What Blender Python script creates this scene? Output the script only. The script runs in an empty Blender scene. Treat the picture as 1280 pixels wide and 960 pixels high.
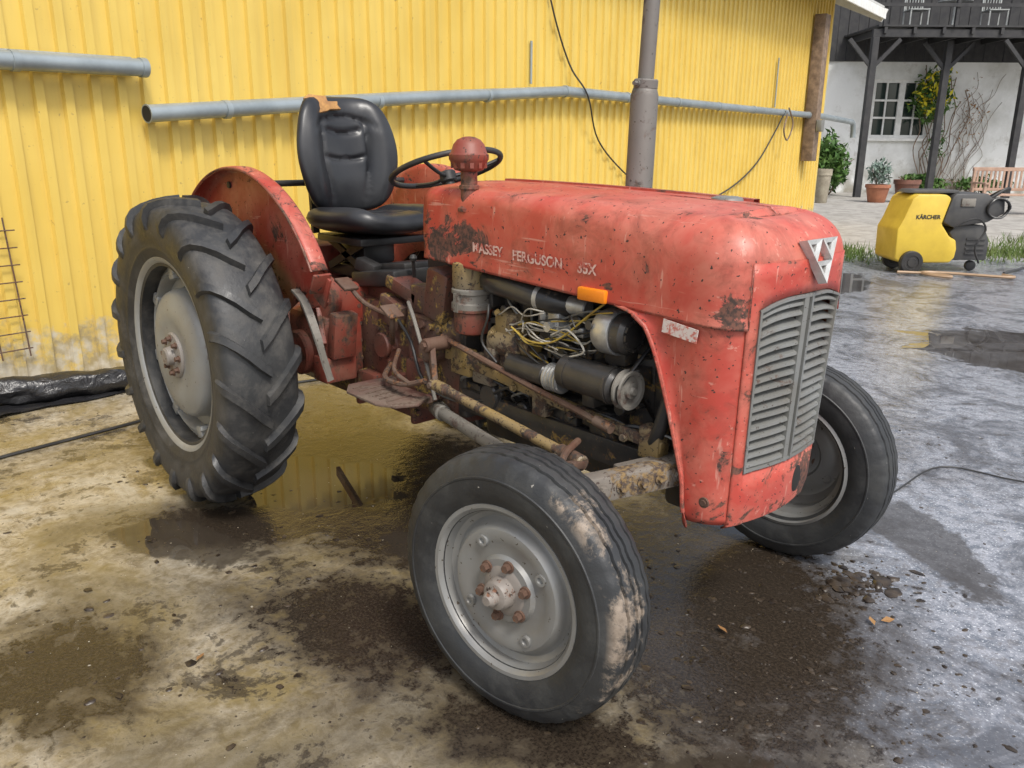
import bpy, bmesh, math, random
from mathutils import Vector, Matrix, noise as mnoise
from mathutils.bvhtree import BVHTree
random.seed(7)
scene=bpy.context.scene
pi=math.pi
# ------------------------------------------------------------------ helpers
def V(*a): return Vector(a)
def frame(z,x=None):
    z=Vector(z).normalized()
    if x is None: x=Vector((1,0,0)) if abs(z.x)<.8 else Vector((0,1,0))
    x=Vector(x); x=(x-z*x.dot(z)).normalized(); y=z.cross(x)
    return Matrix((x,y,z)).transposed()
def MT(loc,z=(0,0,1),x=None):
    m=frame(z,x).to_4x4(); m.translation=Vector(loc); return m
def catmull(pts,k=6):
    pts=[Vector(p) for p in pts]
    if len(pts)<3: return pts
    P=[pts[0]*2-pts[1]]+pts+[pts[-1]*2-pts[-2]]
    out=[]
    for i in range(1,len(P)-2):
        for j in range(k):
            t=j/k; a,b,c,d=P[i-1],P[i],P[i+1],P[i+2]
            out.append(.5*((2*b)+(c-a)*t+(2*a-5*b+4*c-d)*t*t+(3*b-a-3*c+d)*t**3))
    out.append(pts[-1]); return out
class MB:
    def __init__(s): s.v=[];s.f=[];s.m=[]
    def add(s,vs,fs,mi=0):
        o=len(s.v); s.v+=[Vector(v) for v in vs]; s.f+=[[i+o for i in f] for f in fs]; s.m+=[mi]*len(fs)
    def box(s,c,size,rot=None,bev=0,mi=0):
        bm=bmesh.new(); bmesh.ops.create_cube(bm,size=1)
        for v in bm.verts: v.co=Vector((v.co.x*size[0],v.co.y*size[1],v.co.z*size[2]))
        if bev: bmesh.ops.bevel(bm,geom=bm.edges[:],offset=bev,segments=2,affect='EDGES',profile=.5)
        R=Matrix.Identity(3)
        if rot is not None:
            R=rot if isinstance(rot,Matrix) else (Matrix.Rotation(rot[2],3,'Z')@Matrix.Rotation(rot[1],3,'Y')@Matrix.Rotation(rot[0],3,'X'))
        bm.verts.ensure_lookup_table()
        vs=[R@v.co+Vector(c) for v in bm.verts]; fs=[[v.index for v in f.verts] for f in bm.faces]
        bm.free(); s.add(vs,fs,mi)
    def beam(s,p1,p2,w,h,bev=0,mi=0,up=(0,0,1)):
        p1=Vector(p1);p2=Vector(p2);x=(p2-p1); L=x.length; x.normalize()
        y=Vector(up).cross(x).normalized(); z=x.cross(y)
        s.box((p1+p2)/2,(L,w,h),Matrix((x,y,z)).transposed(),bev,mi)
    def cyl(s,p1,p2,r1,r2=None,n=20,mi=0,cap=True,bev=0):
        r2=r1 if r2 is None else r2
        p1=Vector(p1);p2=Vector(p2);F=frame(p2-p1)
        vs=[];L=(p2-p1).length
        if bev and L>2*bev: prof=[(r1-bev,0),(r1,bev),(r2,L-bev),(r2-bev,L)]
        else: prof=[(r1,0),(r2,L)]
        for r,h in prof:
            for i in range(n):
                a=2*pi*i/n; vs.append(p1+F@Vector((r*math.cos(a),r*math.sin(a),h)))
        k=len(prof); fs=[[j*n+i,j*n+(i+1)%n,(j+1)*n+(i+1)%n,(j+1)*n+i] for j in range(k-1) for i in range(n)]
        if cap: fs+=[list(range(n))[::-1],[(k-1)*n+i for i in range(n)]]
        s.add(vs,fs,mi)
    def tube(s,pts,r,n=8,mi=0,sm=0,cap=True,rf=None):
        pts=catmull(pts,sm) if sm else [Vector(p) for p in pts]
        t=(pts[1]-pts[0]).normalized(); F=frame(t); x=F.col[0]
        vs=[];N=len(pts)
        for i,p in enumerate(pts):
            t=(pts[min(i+1,N-1)]-pts[max(i-1,0)]).normalized()
            x=(x-t*x.dot(t)).normalized(); y=t.cross(x)
            rr=r if rf is None else r*rf(i/(N-1))
            for k in range(n):
                a=2*pi*k/n; vs.append(p+(x*math.cos(a)+y*math.sin(a))*rr)
        fs=[[i*n+k,i*n+(k+1)%n,(i+1)*n+(k+1)%n,(i+1)*n+k] for i in range(N-1) for k in range(n)]
        if cap: fs+=[list(range(n))[::-1],[(N-1)*n+k for k in range(n)]]
        s.add(vs,fs,mi)
    def lathe(s,prof,M=Matrix.Identity(4),n=64,mi=0,rmod=None,closed=False):
        vs=[]
        for j,(r,h) in enumerate(prof):
            for i in range(n):
                a=2*pi*i/n; rr=r if rmod is None else rmod(r,h,a,j)
                vs.append(M@Vector((rr*math.cos(a),rr*math.sin(a),h)))
        k=len(prof); rng=range(k) if closed else range(k-1)
        fs=[[j*n+i,j*n+(i+1)%n,((j+1)%k)*n+(i+1)%n,((j+1)%k)*n+i] for j in rng for i in range(n)]
        s.add(vs,fs,mi)
    def grid(s,rows,mi=0,keep=None,closed=False):
        nr=len(rows);nc=len(rows[0]); vs=[p for r in rows for p in r]; fs=[]
        for j in range(nr-1):
            for i in range(nc if closed else nc-1):
                if keep is None or keep(j,i): fs.append([j*nc+i,j*nc+(i+1)%nc,(j+1)*nc+(i+1)%nc,(j+1)*nc+i])
        s.add(vs,fs,mi)
    def prism(s,poly,M,t,mi=0,bev=0):
        bm=bmesh.new(); vs=[bm.verts.new((p[0],p[1],0)) for p in poly]; f=bm.faces.new(vs)
        r=bmesh.ops.extrude_face_region(bm,geom=[f])
        for g in r['geom']:
            if isinstance(g,bmesh.types.BMVert): g.co.z+=t
        bmesh.ops.recalc_face_normals(bm,faces=bm.faces[:])
        if bev: bmesh.ops.bevel(bm,geom=bm.edges[:],offset=bev,segments=2,affect='EDGES',profile=.5)
        bm.verts.ensure_lookup_table(); bm.verts.index_update()
        s.add([M@v.co for v in bm.verts],[[v.index for v in f.verts] for f in bm.faces],mi); bm.free()
    def bolt(s,p,d,r=.01,h=.01,mi=0):
        p=Vector(p);d=Vector(d).normalized(); s.cyl(p,p+d*h,r,r*.92,n=6,mi=mi); s.cyl(p-d*.001,p+d*h*.25,r*1.35,n=12,mi=mi)
WL={}
def link(o): scene.collection.objects.link(o)
def thing(name,loc,label,cat,group=None):
    o=bpy.data.objects.new(name,None); o.empty_display_size=.2; o.location=loc; link(o); WL[o]=Vector(loc)
    o["label"]=label;o["category"]=cat
    if group:o["group"]=group
    return o
def sub(name,parent,loc):
    o=bpy.data.objects.new(name,None); o.empty_display_size=.1; o.parent=parent; o.location=Vector(loc)-WL[parent]; link(o); WL[o]=Vector(loc); return o
def obj(mb,name,mats,parent=None,label=None,cat=None,ang=35,solid=0,group=None,kind=None,loc=None,offs=-1):
    if not isinstance(mats,(list,tuple)): mats=[mats]
    if loc is None:
        xs=[v.x for v in mb.v];ys=[v.y for v in mb.v];zs=[v.z for v in mb.v]
        c=Vector(((min(xs)+max(xs))/2,(min(ys)+max(ys))/2,(min(zs)+max(zs))/2 if parent else min(zs)))
    else: c=Vector(loc)
    me=bpy.data.meshes.new(name); me.from_pydata([v-c for v in mb.v],[],mb.f)
    for m in mats: me.materials.append(m)
    me.polygons.foreach_set('material_index',mb.m)
    me.validate(); me.update()
    if ang:
        me.polygons.foreach_set('use_smooth',[True]*len(me.polygons))
        me.set_sharp_from_angle(angle=math.radians(ang))
    o=bpy.data.objects.new(name,me); link(o); WL[o]=c
    if parent: o.parent=parent; o.location=c-WL[parent]
    else: o.location=c
    if solid:
        md=o.modifiers.new('s','SOLIDIFY'); md.thickness=solid; md.offset=offs
    if label:o["label"]=label
    if cat:o["category"]=cat
    if group:o["group"]=group
    if kind:o["kind"]=kind
    return o
def text_geo(body,size,ext=0.0,spacing=1.0,bold=0.0):
    cu=bpy.data.curves.new('t','FONT');cu.body=body;cu.size=size;cu.extrude=ext;cu.space_character=spacing;cu.offset=bold
    o=bpy.data.objects.new('t',cu);link(o)
    dg=bpy.context.evaluated_depsgraph_get(); me=bpy.data.meshes.new_from_object(o.evaluated_get(dg))
    vs=[v.co.copy() for v in me.vertices]; fs=[list(p.vertices) for p in me.polygons]
    bpy.data.objects.remove(o); bpy.data.meshes.remove(me); bpy.data.curves.remove(cu)
    return vs,fs
# ------------------------------------------------------------------ materials
class NT:
    def __init__(s,name):
        s.mat=bpy.data.materials.new(name); s.mat.use_nodes=True; s.t=s.mat.node_tree; s.n=s.t.nodes; s.n.clear()
        s.out=s.n.new('ShaderNodeOutputMaterial'); s.b=s.n.new('ShaderNodeBsdfPrincipled'); s.t.links.new(s.b.outputs[0],s.out.inputs[0])
        s.tc=s.n.new('ShaderNodeTexCoord'); s.P=s.tc.outputs['Object']
    def set(s,i,v):
        if isinstance(v,bpy.types.NodeSocket): s.t.links.new(v,i)
        elif isinstance(v,(tuple,list)) and len(v)==3 and i.type=='RGBA': i.default_value=(*v,1)
        else: i.default_value=v
    def noise(s,sc,det=4,ro=.55,dist=0,vec=None):
        n=s.n.new('ShaderNodeTexNoise'); s.set(n.inputs['Vector'],vec or s.P)
        n.inputs['Scale'].default_value=sc;n.inputs['Detail'].default_value=det;n.inputs['Roughness'].default_value=ro;n.inputs['Distortion'].default_value=dist
        return n.outputs[0]
    def mr(s,f,a,b,c=0,d=1):
        n=s.n.new('ShaderNodeMapRange'); s.set(n.inputs[0],f); n.inputs[1].default_value=a;n.inputs[2].default_value=b;n.inputs[3].default_value=c;n.inputs[4].default_value=d; return n.outputs[0]
    def mix(s,f,a,b,mode='MIX'):
        n=s.n.new('ShaderNodeMix'); n.data_type='RGBA'; n.blend_type=mode; s.set(n.inputs[0],f);s.set(n.inputs[6],a);s.set(n.inputs[7],b); return n.outputs[2]
    def ma(s,op,a,b=0.0,clamp=False):
        n=s.n.new('ShaderNodeMath'); n.operation=op; n.use_clamp=clamp; s.set(n.inputs[0],a); s.set(n.inputs[1],b); return n.outputs[0]
    def vm(s,op,a,b):
        n=s.n.new('ShaderNodeVectorMath'); n.operation=op; s.set(n.inputs[0],a); s.set(n.inputs[1],b); return n.outputs[1] if op in('LENGTH','DOT_PRODUCT') else n.outputs[0]
    def sep(s,v=None):
        n=s.n.new('ShaderNodeSeparateXYZ'); s.set(n.inputs[0],v or s.P); return n.outputs
    def bump(s,h,st=.3,dist=.01):
        n=s.n.new('ShaderNodeBump'); s.set(n.inputs['Height'],h); s.set(n.inputs['Strength'],st); n.inputs['Distance'].default_value=dist; s.set(s.b.inputs['Normal'],n.outputs[0]); return n
    def col(s,v): s.set(s.b.inputs['Base Color'],v)
    def rough(s,v): s.set(s.b.inputs['Roughness'],v)
    def metal(s,v): s.set(s.b.inputs['Metallic'],v)
    def edge(s,r=.006,lo=.9,hi=.99):
        bv=s.n.new('ShaderNodeBevel'); bv.samples=2; bv.inputs[0].default_value=r
        g=s.n.new('ShaderNodeNewGeometry'); d=s.vm('DOT_PRODUCT',bv.outputs[0],g.outputs['Normal'])
        return s.mr(d,lo,hi,1,0)
def worn(name,a,b,c1=(.10,.045,.025),c2=(.03,.02,.016),chip=.60,soft=.03,sc=7,rough=.5,metal=0,edge=0,speck=.70,dust=None,dustamt=.35,bumps=.5,crough=.85,patches=(),scratch=None,low=None,grime=None):
    t=NT(name); n1=t.noise(2.3,3,.6); base=t.mix(t.mr(n1,.35,.65),a,b)
    if dust:
        dn=t.mr(t.noise(4.5,5,.7,.4),.42,.7,0,dustamt); base=t.mix(dn,base,dust)
    if scratch:
        for k in ((3,40,40),(38,38,5)):
            sv=t.noise(1,3,.7,.2,t.vm('MULTIPLY',t.P,k)); base=t.mix(t.mr(sv,.64,.68,0,.6),base,scratch)
    n2=t.noise(sc,6,.74,.6); f=t.ma('ADD',n2,t.mr(n1,.3,.7,-.06,.06))
    if grime: base=t.mix(t.mr(f,.50,.64,0,.55),base,grime)
    for (px,py,pz,pr) in patches:
        dd=t.vm('LENGTH',t.vm('SUBTRACT',t.P,(px,py,pz)),(0,0,0)); f=t.ma('ADD',f,t.mr(dd,pr*.3,pr*1.3,.20,0))
    if low: f=t.ma('ADD',f,t.mr(t.sep()[2],low[0],low[1],.12,0))
    ch=t.mr(f,chip,chip+soft)
    n3=t.noise(sc*9,2,.6); sp=t.mr(n3,speck,speck+.02)
    ch=t.ma('MAXIMUM',ch,sp)
    if edge:
        e=t.edge(edge); e=t.ma('MULTIPLY',e,t.mr(n3,.36,.50)); ch=t.ma('MAXIMUM',ch,e)
    cc=t.mix(t.mr(n3,.4,.6),c1,c2)
    t.col(t.mix(ch,base,cc)); t.rough(t.mr(ch,0,1,rough,crough)); t.metal(metal)
    h=t.ma('SUBTRACT',t.ma('MULTIPLY',n3,.35),t.mr(n2,chip,chip+soft)); t.bump(h,bumps,.0015)
    return t.mat
RK=dict(c1=(.15,.065,.045),c2=(.05,.032,.026),soft=.04,rough=.43,edge=.007,dust=(.56,.22,.155),dustamt=.65,bumps=.35,scratch=(.62,.31,.24),grime=(.23,.055,.035))
RED=worn('red_paint',(.35,.040,.028),(.41,.068,.046),chip=.585,sc=8,speck=.68,**RK)
REDH=worn('red_bonnet_paint',(.43,.052,.036),(.50,.092,.064),chip=.65,sc=8,speck=.675,patches=((-.43,-.27,-.02,.12),(-.62,-.26,.0,.09),(-.38,-.16,.12,.07),(-.55,-.27,-.07,.08),(.50,-.10,.10,.03),(.55,-.24,-.11,.05),(.2,-.27,-.09,.03)),**RK)
REDN=worn('red_nose_paint',(.44,.052,.036),(.50,.088,.060),chip=.615,sc=10,speck=.675,low=(-.3,-.12),**RK)
REDD=worn('red_rust_paint',(.25,.04,.025),(.15,.04,.027),c1=(.12,.06,.035),c2=(.05,.035,.028),chip=.52,soft=.08,sc=7,rough=.5,speck=.66,dust=(.25,.16,.11),dustamt=.4)
STEP=worn('muddy_step',(.15,.055,.04),(.10,.065,.05),c1=(.09,.055,.04),c2=(.16,.12,.09),chip=.50,soft=.1,sc=9,rough=.7,speck=.62,dust=(.20,.155,.12),dustamt=.8)
CAST=worn('greasy_red_cast',(.17,.038,.025),(.095,.050,.036),c1=(.34,.22,.055),c2=(.045,.035,.03),chip=.585,soft=.04,sc=9,rough=.36,speck=.63,dust=(.14,.11,.09),dustamt=.5,crough=.7)
CASTY=worn('yellow_grey_cast',(.34,.22,.055),(.15,.135,.115),c1=(.10,.055,.035),c2=(.045,.035,.03),chip=.51,soft=.06,sc=9,rough=.45,speck=.61,dust=(.2,.17,.13),dustamt=.4)
ENG=worn('engine_metal',(.045,.042,.040),(.024,.024,.025),c1=(.28,.18,.05),c2=(.13,.08,.05),chip=.61,soft=.04,sc=10,rough=.32,speck=.65,dust=(.13,.11,.09),dustamt=.45)
RUST=worn('rusty_steel',(.12,.055,.032),(.08,.05,.038),c1=(.20,.09,.04),c2=(.04,.03,.025),chip=.55,sc=9,rough=.75,dust=(.25,.2,.15),dustamt=.4)
RIM=worn('grey_rim_paint',(.29,.295,.29),(.23,.23,.225),c1=(.15,.12,.09),c2=(.10,.08,.06),chip=.645,soft=.08,sc=7,rough=.38,metal=.35,speck=.70,dust=(.2,.17,.13),dustamt=.4,bumps=.25)
RIMR=worn('grey_rear_rim_paint',(.31,.32,.315),(.25,.255,.25),c1=(.18,.13,.10),c2=(.12,.10,.08),chip=.64,soft=.08,sc=6,rough=.42,metal=.2,speck=.70,dust=(.22,.19,.15),dustamt=.5,bumps=.25)
STEEL=worn('grille_steel',(.28,.285,.275),(.21,.215,.205),c1=(.13,.085,.065),c2=(.08,.06,.05),chip=.61,soft=.08,sc=11,rough=.42,metal=.35,speck=.69,dust=(.20,.175,.14),dustamt=.55,bumps=.3)
STAY=worn('dusty_grey_steel',(.24,.22,.19),(.16,.15,.13),c1=(.13,.085,.065),c2=(.08,.06,.05),chip=.56,soft=.08,sc=9,rough=.6,speck=.66)
def simple(name,a,b=None,rough=.6,metal=0,sc=6,bump=.2,bs=40):
    t=NT(name); b=b or tuple(x*.7 for x in a); n=t.noise(sc,5,.65)
    t.col(t.mix(t.mr(n,.35,.65),a,b)); t.rough(t.mr(n,.3,.7,max(rough-.1,.03),min(rough+.12,1))); t.metal(metal)
    if bump: t.bump(t.noise(bs,3,.6),bump,.003)
    return t.mat
SILV=simple('bright_aluminium',(.62,.62,.61),(.38,.38,.37),.34,.65,sc=14)
BADGE=simple('badge_silver',(.66,.66,.64),(.45,.45,.43),.35,.3,sc=20)
GALV=simple('galvanised_pipe',(.38,.43,.45),(.27,.31,.33),.40,.45,sc=3,bump=.1)
BLK=simple('black_plastic',(.02,.02,.021),(.04,.038,.036),.40,0,sc=8,bump=.15)
OILY=worn('oily_black_metal',(.020,.020,.021),(.038,.036,.034),c1=(.14,.12,.10),c2=(.09,.06,.04),chip=.64,soft=.06,sc=10,rough=.28,speck=.68,dust=(.12,.10,.08),dustamt=.3)
GREYPL=simple('dark_grey_plastic',(.05,.05,.052),(.075,.073,.07),.5,0,sc=8,bump=.1)
DARK=simple('dark_void',(.012,.012,.012),(.02,.018,.016),.8)
WIREW=simple('pale_wire',(.55,.52,.45),(.25,.22,.17),.5,sc=20)
WIREY=simple('yellow_wire',(.50,.36,.06),(.3,.2,.05),.5,sc=20)
YEL=simple('washer_yellow',(.70,.50,.06),(.58,.40,.05),.4,0,sc=3,bump=.05)
ORANGE=simple('amber_plastic',(.88,.27,.015),(.75,.2,.01),.3,0,bump=0)
WHITEP=simple('white_paint',(.80,.80,.78),(.66,.66,.63),.6)
TERRA=simple('terracotta',(.42,.17,.09),(.3,.12,.07),.8)
BLKWOOD=simple('black_tarred_timber',(.02,.02,.023),(.05,.049,.049),.7,0,sc=5,bump=.4,bs=12)
BENCHW=simple('bench_wood',(.46,.31,.23),(.34,.22,.165),.7,0,sc=8,bump=.3)
OLDW=simple('old_wood',(.28,.20,.14),(.13,.09,.065),.8,0,sc=9,bump=.5,bs=25)
EXH=worn('exhaust_steel',(.15,.14,.125),(.21,.195,.18),c1=(.15,.10,.075),c2=(.09,.075,.065),chip=.53,soft=.12,sc=8,rough=.6,metal=.3,speck=.68,bumps=.7)
def tyre_mat(name,mud,dustc,da):
    t=NT(name); a=t.mix(t.mr(t.noise(3,4,.6),.35,.65),(.014,.015,.018),(.032,.034,.036))
    n9=t.noise(9,7,.74,.3); d=t.mr(n9,.47,.73,0.05,da); c=t.mix(d,a,dustc)
    h=t.noise(40,4,.7); sp=t.mr(h,.71,.74,0,.8); c=t.mix(sp,c,(.45,.43,.38))
    if mud:
        s=t.sep(); m2=t.mr(n9,.47,.56); r=t.vm('LENGTH',t.P,(0,0,0))
        dd=t.vm('LENGTH',t.vm('MULTIPLY',t.vm('SUBTRACT',t.P,mud),(1,1.6,.62)),(0,0,0)); m=t.mr(t.ma('ADD',dd,t.mr(n9,.3,.7,.10,-.10)),.17,.13,0,.85)
        m=t.ma('MULTIPLY',t.ma('MULTIPLY',m,m2),t.mr(r,.322,.338)); c=t.mix(m,c,t.mix(t.mr(h,.35,.65),(.20,.155,.115),(.34,.275,.215))); h=t.ma('ADD',h,t.ma('MULTIPLY',m,.6))
    t.col(c); t.rough(t.mr(n9,.3,.7,.34,.72)); t.bump(h,.4,.004); return t.mat
TYRE=tyre_mat('rubber_rear',None,(.14,.13,.115),.55); TYREF=tyre_mat('rubber_front_muddy',(.30,-.055,.08),(.11,.11,.10),.4); TYREG=tyre_mat('rubber_front',None,(.11,.11,.10),.35)
t=NT('black_vinyl'); t.col(t.mix(t.mr(t.noise(4,4,.6),.4,.7),(.016,.017,.02),(.035,.036,.039))); t.rough(t.mr(t.noise(12,3),.3,.7,.28,.42)); t.bump(t.noise(220,1,.5),.10,.002); VINYL=t.mat
FOAM=simple('torn_foam',(.45,.24,.08),(.27,.14,.06),.95,0,sc=30,bump=.8,bs=80)
t=NT('worn_lettering'); f=t.mr(t.noise(36,5,.75),.44,.53,.04,.78); t.col(t.mix(f,(.45,.065,.045),(.70,.55,.48))); t.rough(.5); DECAL=t.mat
t=NT('worn_sticker'); f=t.mr(t.noise(55,4,.7),.42,.52); t.col(t.mix(f,(.50,.14,.11),(.62,.54,.50))); t.rough(.4); STICK=t.mat
# yellow wall
t=NT('yellow_sheet_paint'); z=t.sep()[2]
c=t.mix(t.mr(t.noise(1.2,3,.6),.35,.65),(.73,.53,.125),(.67,.47,.095))
mp=t.vm('MULTIPLY',t.P,(9,9,.7)); st=t.mr(t.noise(1,5,.65,0,mp),.48,.8,0,.5); c=t.mix(st,c,(.50,.36,.10))
sp=t.mr(t.noise(28,3,.6),.68,.73,0,.6); c=t.mix(sp,c,(.33,.21,.08))
nn=t.noise(5,6,.7); low=t.ma('ADD',t.mr(z,.05,.55,1,0),t.mr(nn,.3,.7,-.45,.45)); low=t.mr(low,.45,.75)
c=t.mix(t.ma('MULTIPLY',low,.9),c,t.mix(t.mr(t.noise(9,5),.4,.6),(.55,.52,.45),(.33,.27,.16)))
t.col(c); t.rough(.42); t.bump(nn,.08,.008); WALLM=t.mat
t=NT('rendered_white_wall'); c=t.mix(t.mr(t.noise(.6,5,.65),.45,.7),(.80,.81,.80),(.55,.55,.52)); zz=t.sep()[2]
c=t.mix(t.ma('MULTIPLY',t.mr(zz,.1,1.2,1,0),t.mr(t.noise(2,4),.4,.6)),c,(.33,.31,.26)); c=t.mix(t.mr(t.noise(1.4,6,.7),.56,.68,0,.6),c,(.42,.40,.36)); t.col(c); t.rough(.9); t.bump(t.noise(8,4,.7),.3,.03); HOUSEW=t.mat
t=NT('window_glass'); t.col((.03,.045,.04)); t.rough(.06); GLASS=t.mat
ROOFM=simple('roof_sheet_grey',(.55,.55,.53),(.45,.45,.43),.7)
def leafm(n,a,b):
    t=NT(n); t.col(t.mix(t.mr(t.noise(3,2),.35,.65),a,b)); t.rough(.6); t.b.inputs['Specular IOR Level'].default_value=.3; return t.mat
LEAF=leafm('green_leaves',(.045,.11,.025),(.10,.18,.04)); LEAFY=leafm('yellow_flowers',(.78,.62,.03),(.55,.55,.05)); LEAFB=leafm('silvery_leaves',(.20,.27,.24),(.13,.18,.14)); GRASS=leafm('grass_blades',(.07,.14,.025),(.15,.19,.06)); DEAD=leafm('dry_leaf',(.26,.13,.05),(.34,.20,.08))
# ground
t=NT('wet_yard_ground'); P=t.P; s=t.sep(); X,Y=s[0],s[1]
nL=t.noise(.9,3,.62,.4); nM=t.noise(3.2,6,.70,.5); nF=t.noise(19,5,.72,.3); nG=t.noise(110,2,.7); nV=t.noise(1.9,5,.74,1.0)
def blob(cx,cy,rx,ry,ang=0,k=1.0,lo=.75,hi=1.15):
    d=t.vm('SUBTRACT',P,(cx,cy,0)); ss=t.sep(d); ca,sa=math.cos(ang),math.sin(ang)
    u=t.ma('ADD',t.ma('MULTIPLY',ss[0],ca/rx),t.ma('MULTIPLY',ss[1],sa/rx)); v=t.ma('ADD',t.ma('MULTIPLY',ss[0],-sa/ry),t.ma('MULTIPLY',ss[1],ca/ry))
    r=t.ma('SQRT',t.ma('ADD',t.ma('MULTIPLY',u,u),t.ma('MULTIPLY',v,v)))
    r=t.ma('ADD',r,t.mr(nM,.25,.75,-.5*k,.5*k)); return t.mr(r,lo,hi,1,0)
def mx(*a):
    r=a[0]
    for b in a[1:]: r=t.ma('MAXIMUM',r,b)
    return r
tan=t.mix(t.mr(nF,.38,.62),(.18,.145,.09),(.43,.375,.28)); tan=t.mix(t.mr(nV,.47,.66,0,.8),tan,(.24,.18,.065)); tan=t.mix(t.mr(nV,.46,.34,0,.7),tan,(.46,.43,.36))
tan=t.mix(t.mr(nL,.46,.58,0,.7),tan,(.10,.083,.055))
grey=t.mix(t.mr(nF,.38,.62),(.13,.145,.175),(.36,.375,.42)); grey=t.mix(t.mr(nG,.58,.68,0,.8),grey,(.74,.76,.80)); grey=t.mix(t.mr(nV,.48,.60,0,.8),grey,(.075,.078,.09))  # blue-grey paving, its colour lightened to imitate sky glare on the wet surface
far=t.mix(t.mr(nM,.4,.6),(.28,.265,.24),(.42,.40,.37)); far=t.mix(t.mr(nV,.5,.65,0,.6),far,(.20,.19,.17))
zone=t.ma('ADD',t.ma('MULTIPLY',t.ma('SUBTRACT',X,2.28),.86),t.ma('MULTIPLY',t.ma('ADD',Y,.38),.50))
zone=t.mr(t.ma('ADD',zone,t.mr(nL,.3,.7,-.45,.45)),-.15,.20)
c=t.mix(zone,tan,grey)
farm=t.mr(t.ma('ADD',t.ma('ADD',t.ma('MULTIPLY',X,-.6),t.ma('MULTIPLY',Y,.8)),t.mr(nM,.3,.7,-.5,.5)),8.0,9.0)
c=t.mix(farm,c,far)
mud=mx(blob(1.85,.15,1.05,.60,-.75,1.3,.4,1.2),blob(.50,-.05,1.0,.65,0,1.2,.6,1.2),blob(1.25,-.75,.60,.38,.3,1.8,.2,1.2),blob(.2,1.6,1.6,.9,.2,1.3,.5,1.2),blob(.9,-1.5,.45,.35,0,1.8,.2,1.1),blob(1.95,-.70,.5,.22,.6,1.8,.2,1.1),blob(.35,-.75,.6,.25,.9,1.4,.4,1.1))
finem=t.mr(nF,.35,.65,-.09,.09)
patf=t.ma('ADD',nM,finem); pat=t.mr(patf,.56,.63); npud=t.mr(farm,0,1,1,.1)
mudf=t.mr(t.ma('ADD',t.ma('MULTIPLY',mud,.30),patf),.60,.72)
dark=t.ma('MULTIPLY',mx(mudf,t.ma('MULTIPLY',pat,t.mr(zone,0,1,.8,.5)),t.mr(nF,.62,.66,0,.75)),npud)
film=t.ma('MULTIPLY',mud,t.mr(nF,.38,.62,.90,.66)); c=t.mix(film,c,(.048,.037,.027))
mudc=t.mix(t.mr(nG,.36,.66),(.018,.0135,.010),(.046,.035,.025))
c=t.mix(dark,c,mudc)
pud=mx(blob(.16,-.32,.50,.32,.5,.55,.82,.90),blob(1.45,4.75,.95,.85,.6,.6,.82,.90),blob(-.35,-.55,.34,.16,.8,.6,.8,.9),blob(.35,-.95,.42,.15,.4,.8,.75,.88),blob(1.35,.9,.5,.22,-.6,.8,.75,.88),blob(-.9,6.6,.9,.3,1.9,.8,.75,.88),blob(1.05,-.25,.40,.14,.5,.9,.7,.85),blob(2.15,1.1,.5,.18,-.8,1.0,.7,.85),blob(2.3,-.55,.35,.08,.9,1.2,.6,.85))
c=t.mix(t.ma('MULTIPLY',pud,.78),c,(.04,.032,.024))
t.col(c)
wet=t.mr(t.ma('ADD',nL,t.mr(nM,.3,.7,-.18,.18)),.32,.54)
r0=t.mr(wet,0,1,.44,.06); r1=t.mr(t.ma('ADD',nV,t.mr(nF,.3,.7,-.05,.05)),.40,.58,.03,.24)
rz=t.mix(zone,r0,r1); rz=t.mix(t.ma('MAXIMUM',dark,film),rz,t.mr(nF,.35,.65,.03,.16)); rz=t.mix(farm,rz,(.85,.85,.85)); rz=t.mix(pud,rz,(.015,.015,.015)); t.rough(rz)
h=t.ma('ADD',t.ma('MULTIPLY',nF,.8),t.ma('ADD',t.ma('MULTIPLY',nG,.16),t.ma('MULTIPLY',nM,1.0)))
t.bump(h,t.mr(pud,0,1,.30,0),.012); GROUND=t.mat
t=NT('wet_mud'); t.col(t.mix(t.mr(t.noise(20,3),.4,.6),(.02,.014,.010),(.06,.044,.03))); t.rough(.34); t.bump(t.noise(90,3),.5,.003); MUD=t.mat
STONE=simple('pale_grit',(.40,.36,.28),(.25,.22,.17),.8)
# ------------------------------------------------------------------ camera / light
Cam=V(3.1764,-1.9150,1.4022); yaw,pit,rol=2.4017,.2826,.0070
d=V(math.cos(yaw)*math.cos(pit),math.sin(yaw)*math.cos(pit),-math.sin(pit)); r_=V(math.sin(yaw),-math.cos(yaw),0); u_=r_.cross(d)
R_=r_*math.cos(rol)+u_*math.sin(rol); U_=-r_*math.sin(rol)+u_*math.cos(rol)
cd=bpy.data.cameras.new('camera'); cd.lens=36*1031.94/1280; cd.sensor_width=36; cd.clip_start=.05; cd.clip_end=600
co=bpy.data.objects.new('camera',cd); m=Matrix((R_,U_,-d)).transposed().to_4x4(); m.translation=Cam; co.matrix_world=m; link(co); scene.camera=co
w=bpy.data.worlds.new('World'); scene.world=w; w.use_nodes=True; wn=w.node_tree
sky=wn.nodes.new('ShaderNodeTexSky'); sky.sky_type='NISHITA'; sky.sun_disc=False
sd=V(.70,-.20,1.0).normalized()
el=math.asin(sd.z); az=math.atan2(sd.x,sd.y)
sky.sun_elevation=el; sky.sun_rotation=az; sky.dust_density=3.5; sky.air_density=1.0
hs=wn.nodes.new('ShaderNodeHueSaturation'); hs.inputs['Saturation'].default_value=.45; hs.inputs['Value'].default_value=1.4
wn.links.new(sky.outputs[0],hs.inputs['Color']); bg=wn.nodes['Background']; wn.links.new(hs.outputs[0],bg.inputs[0]); bg.inputs[1].default_value=.15
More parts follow.
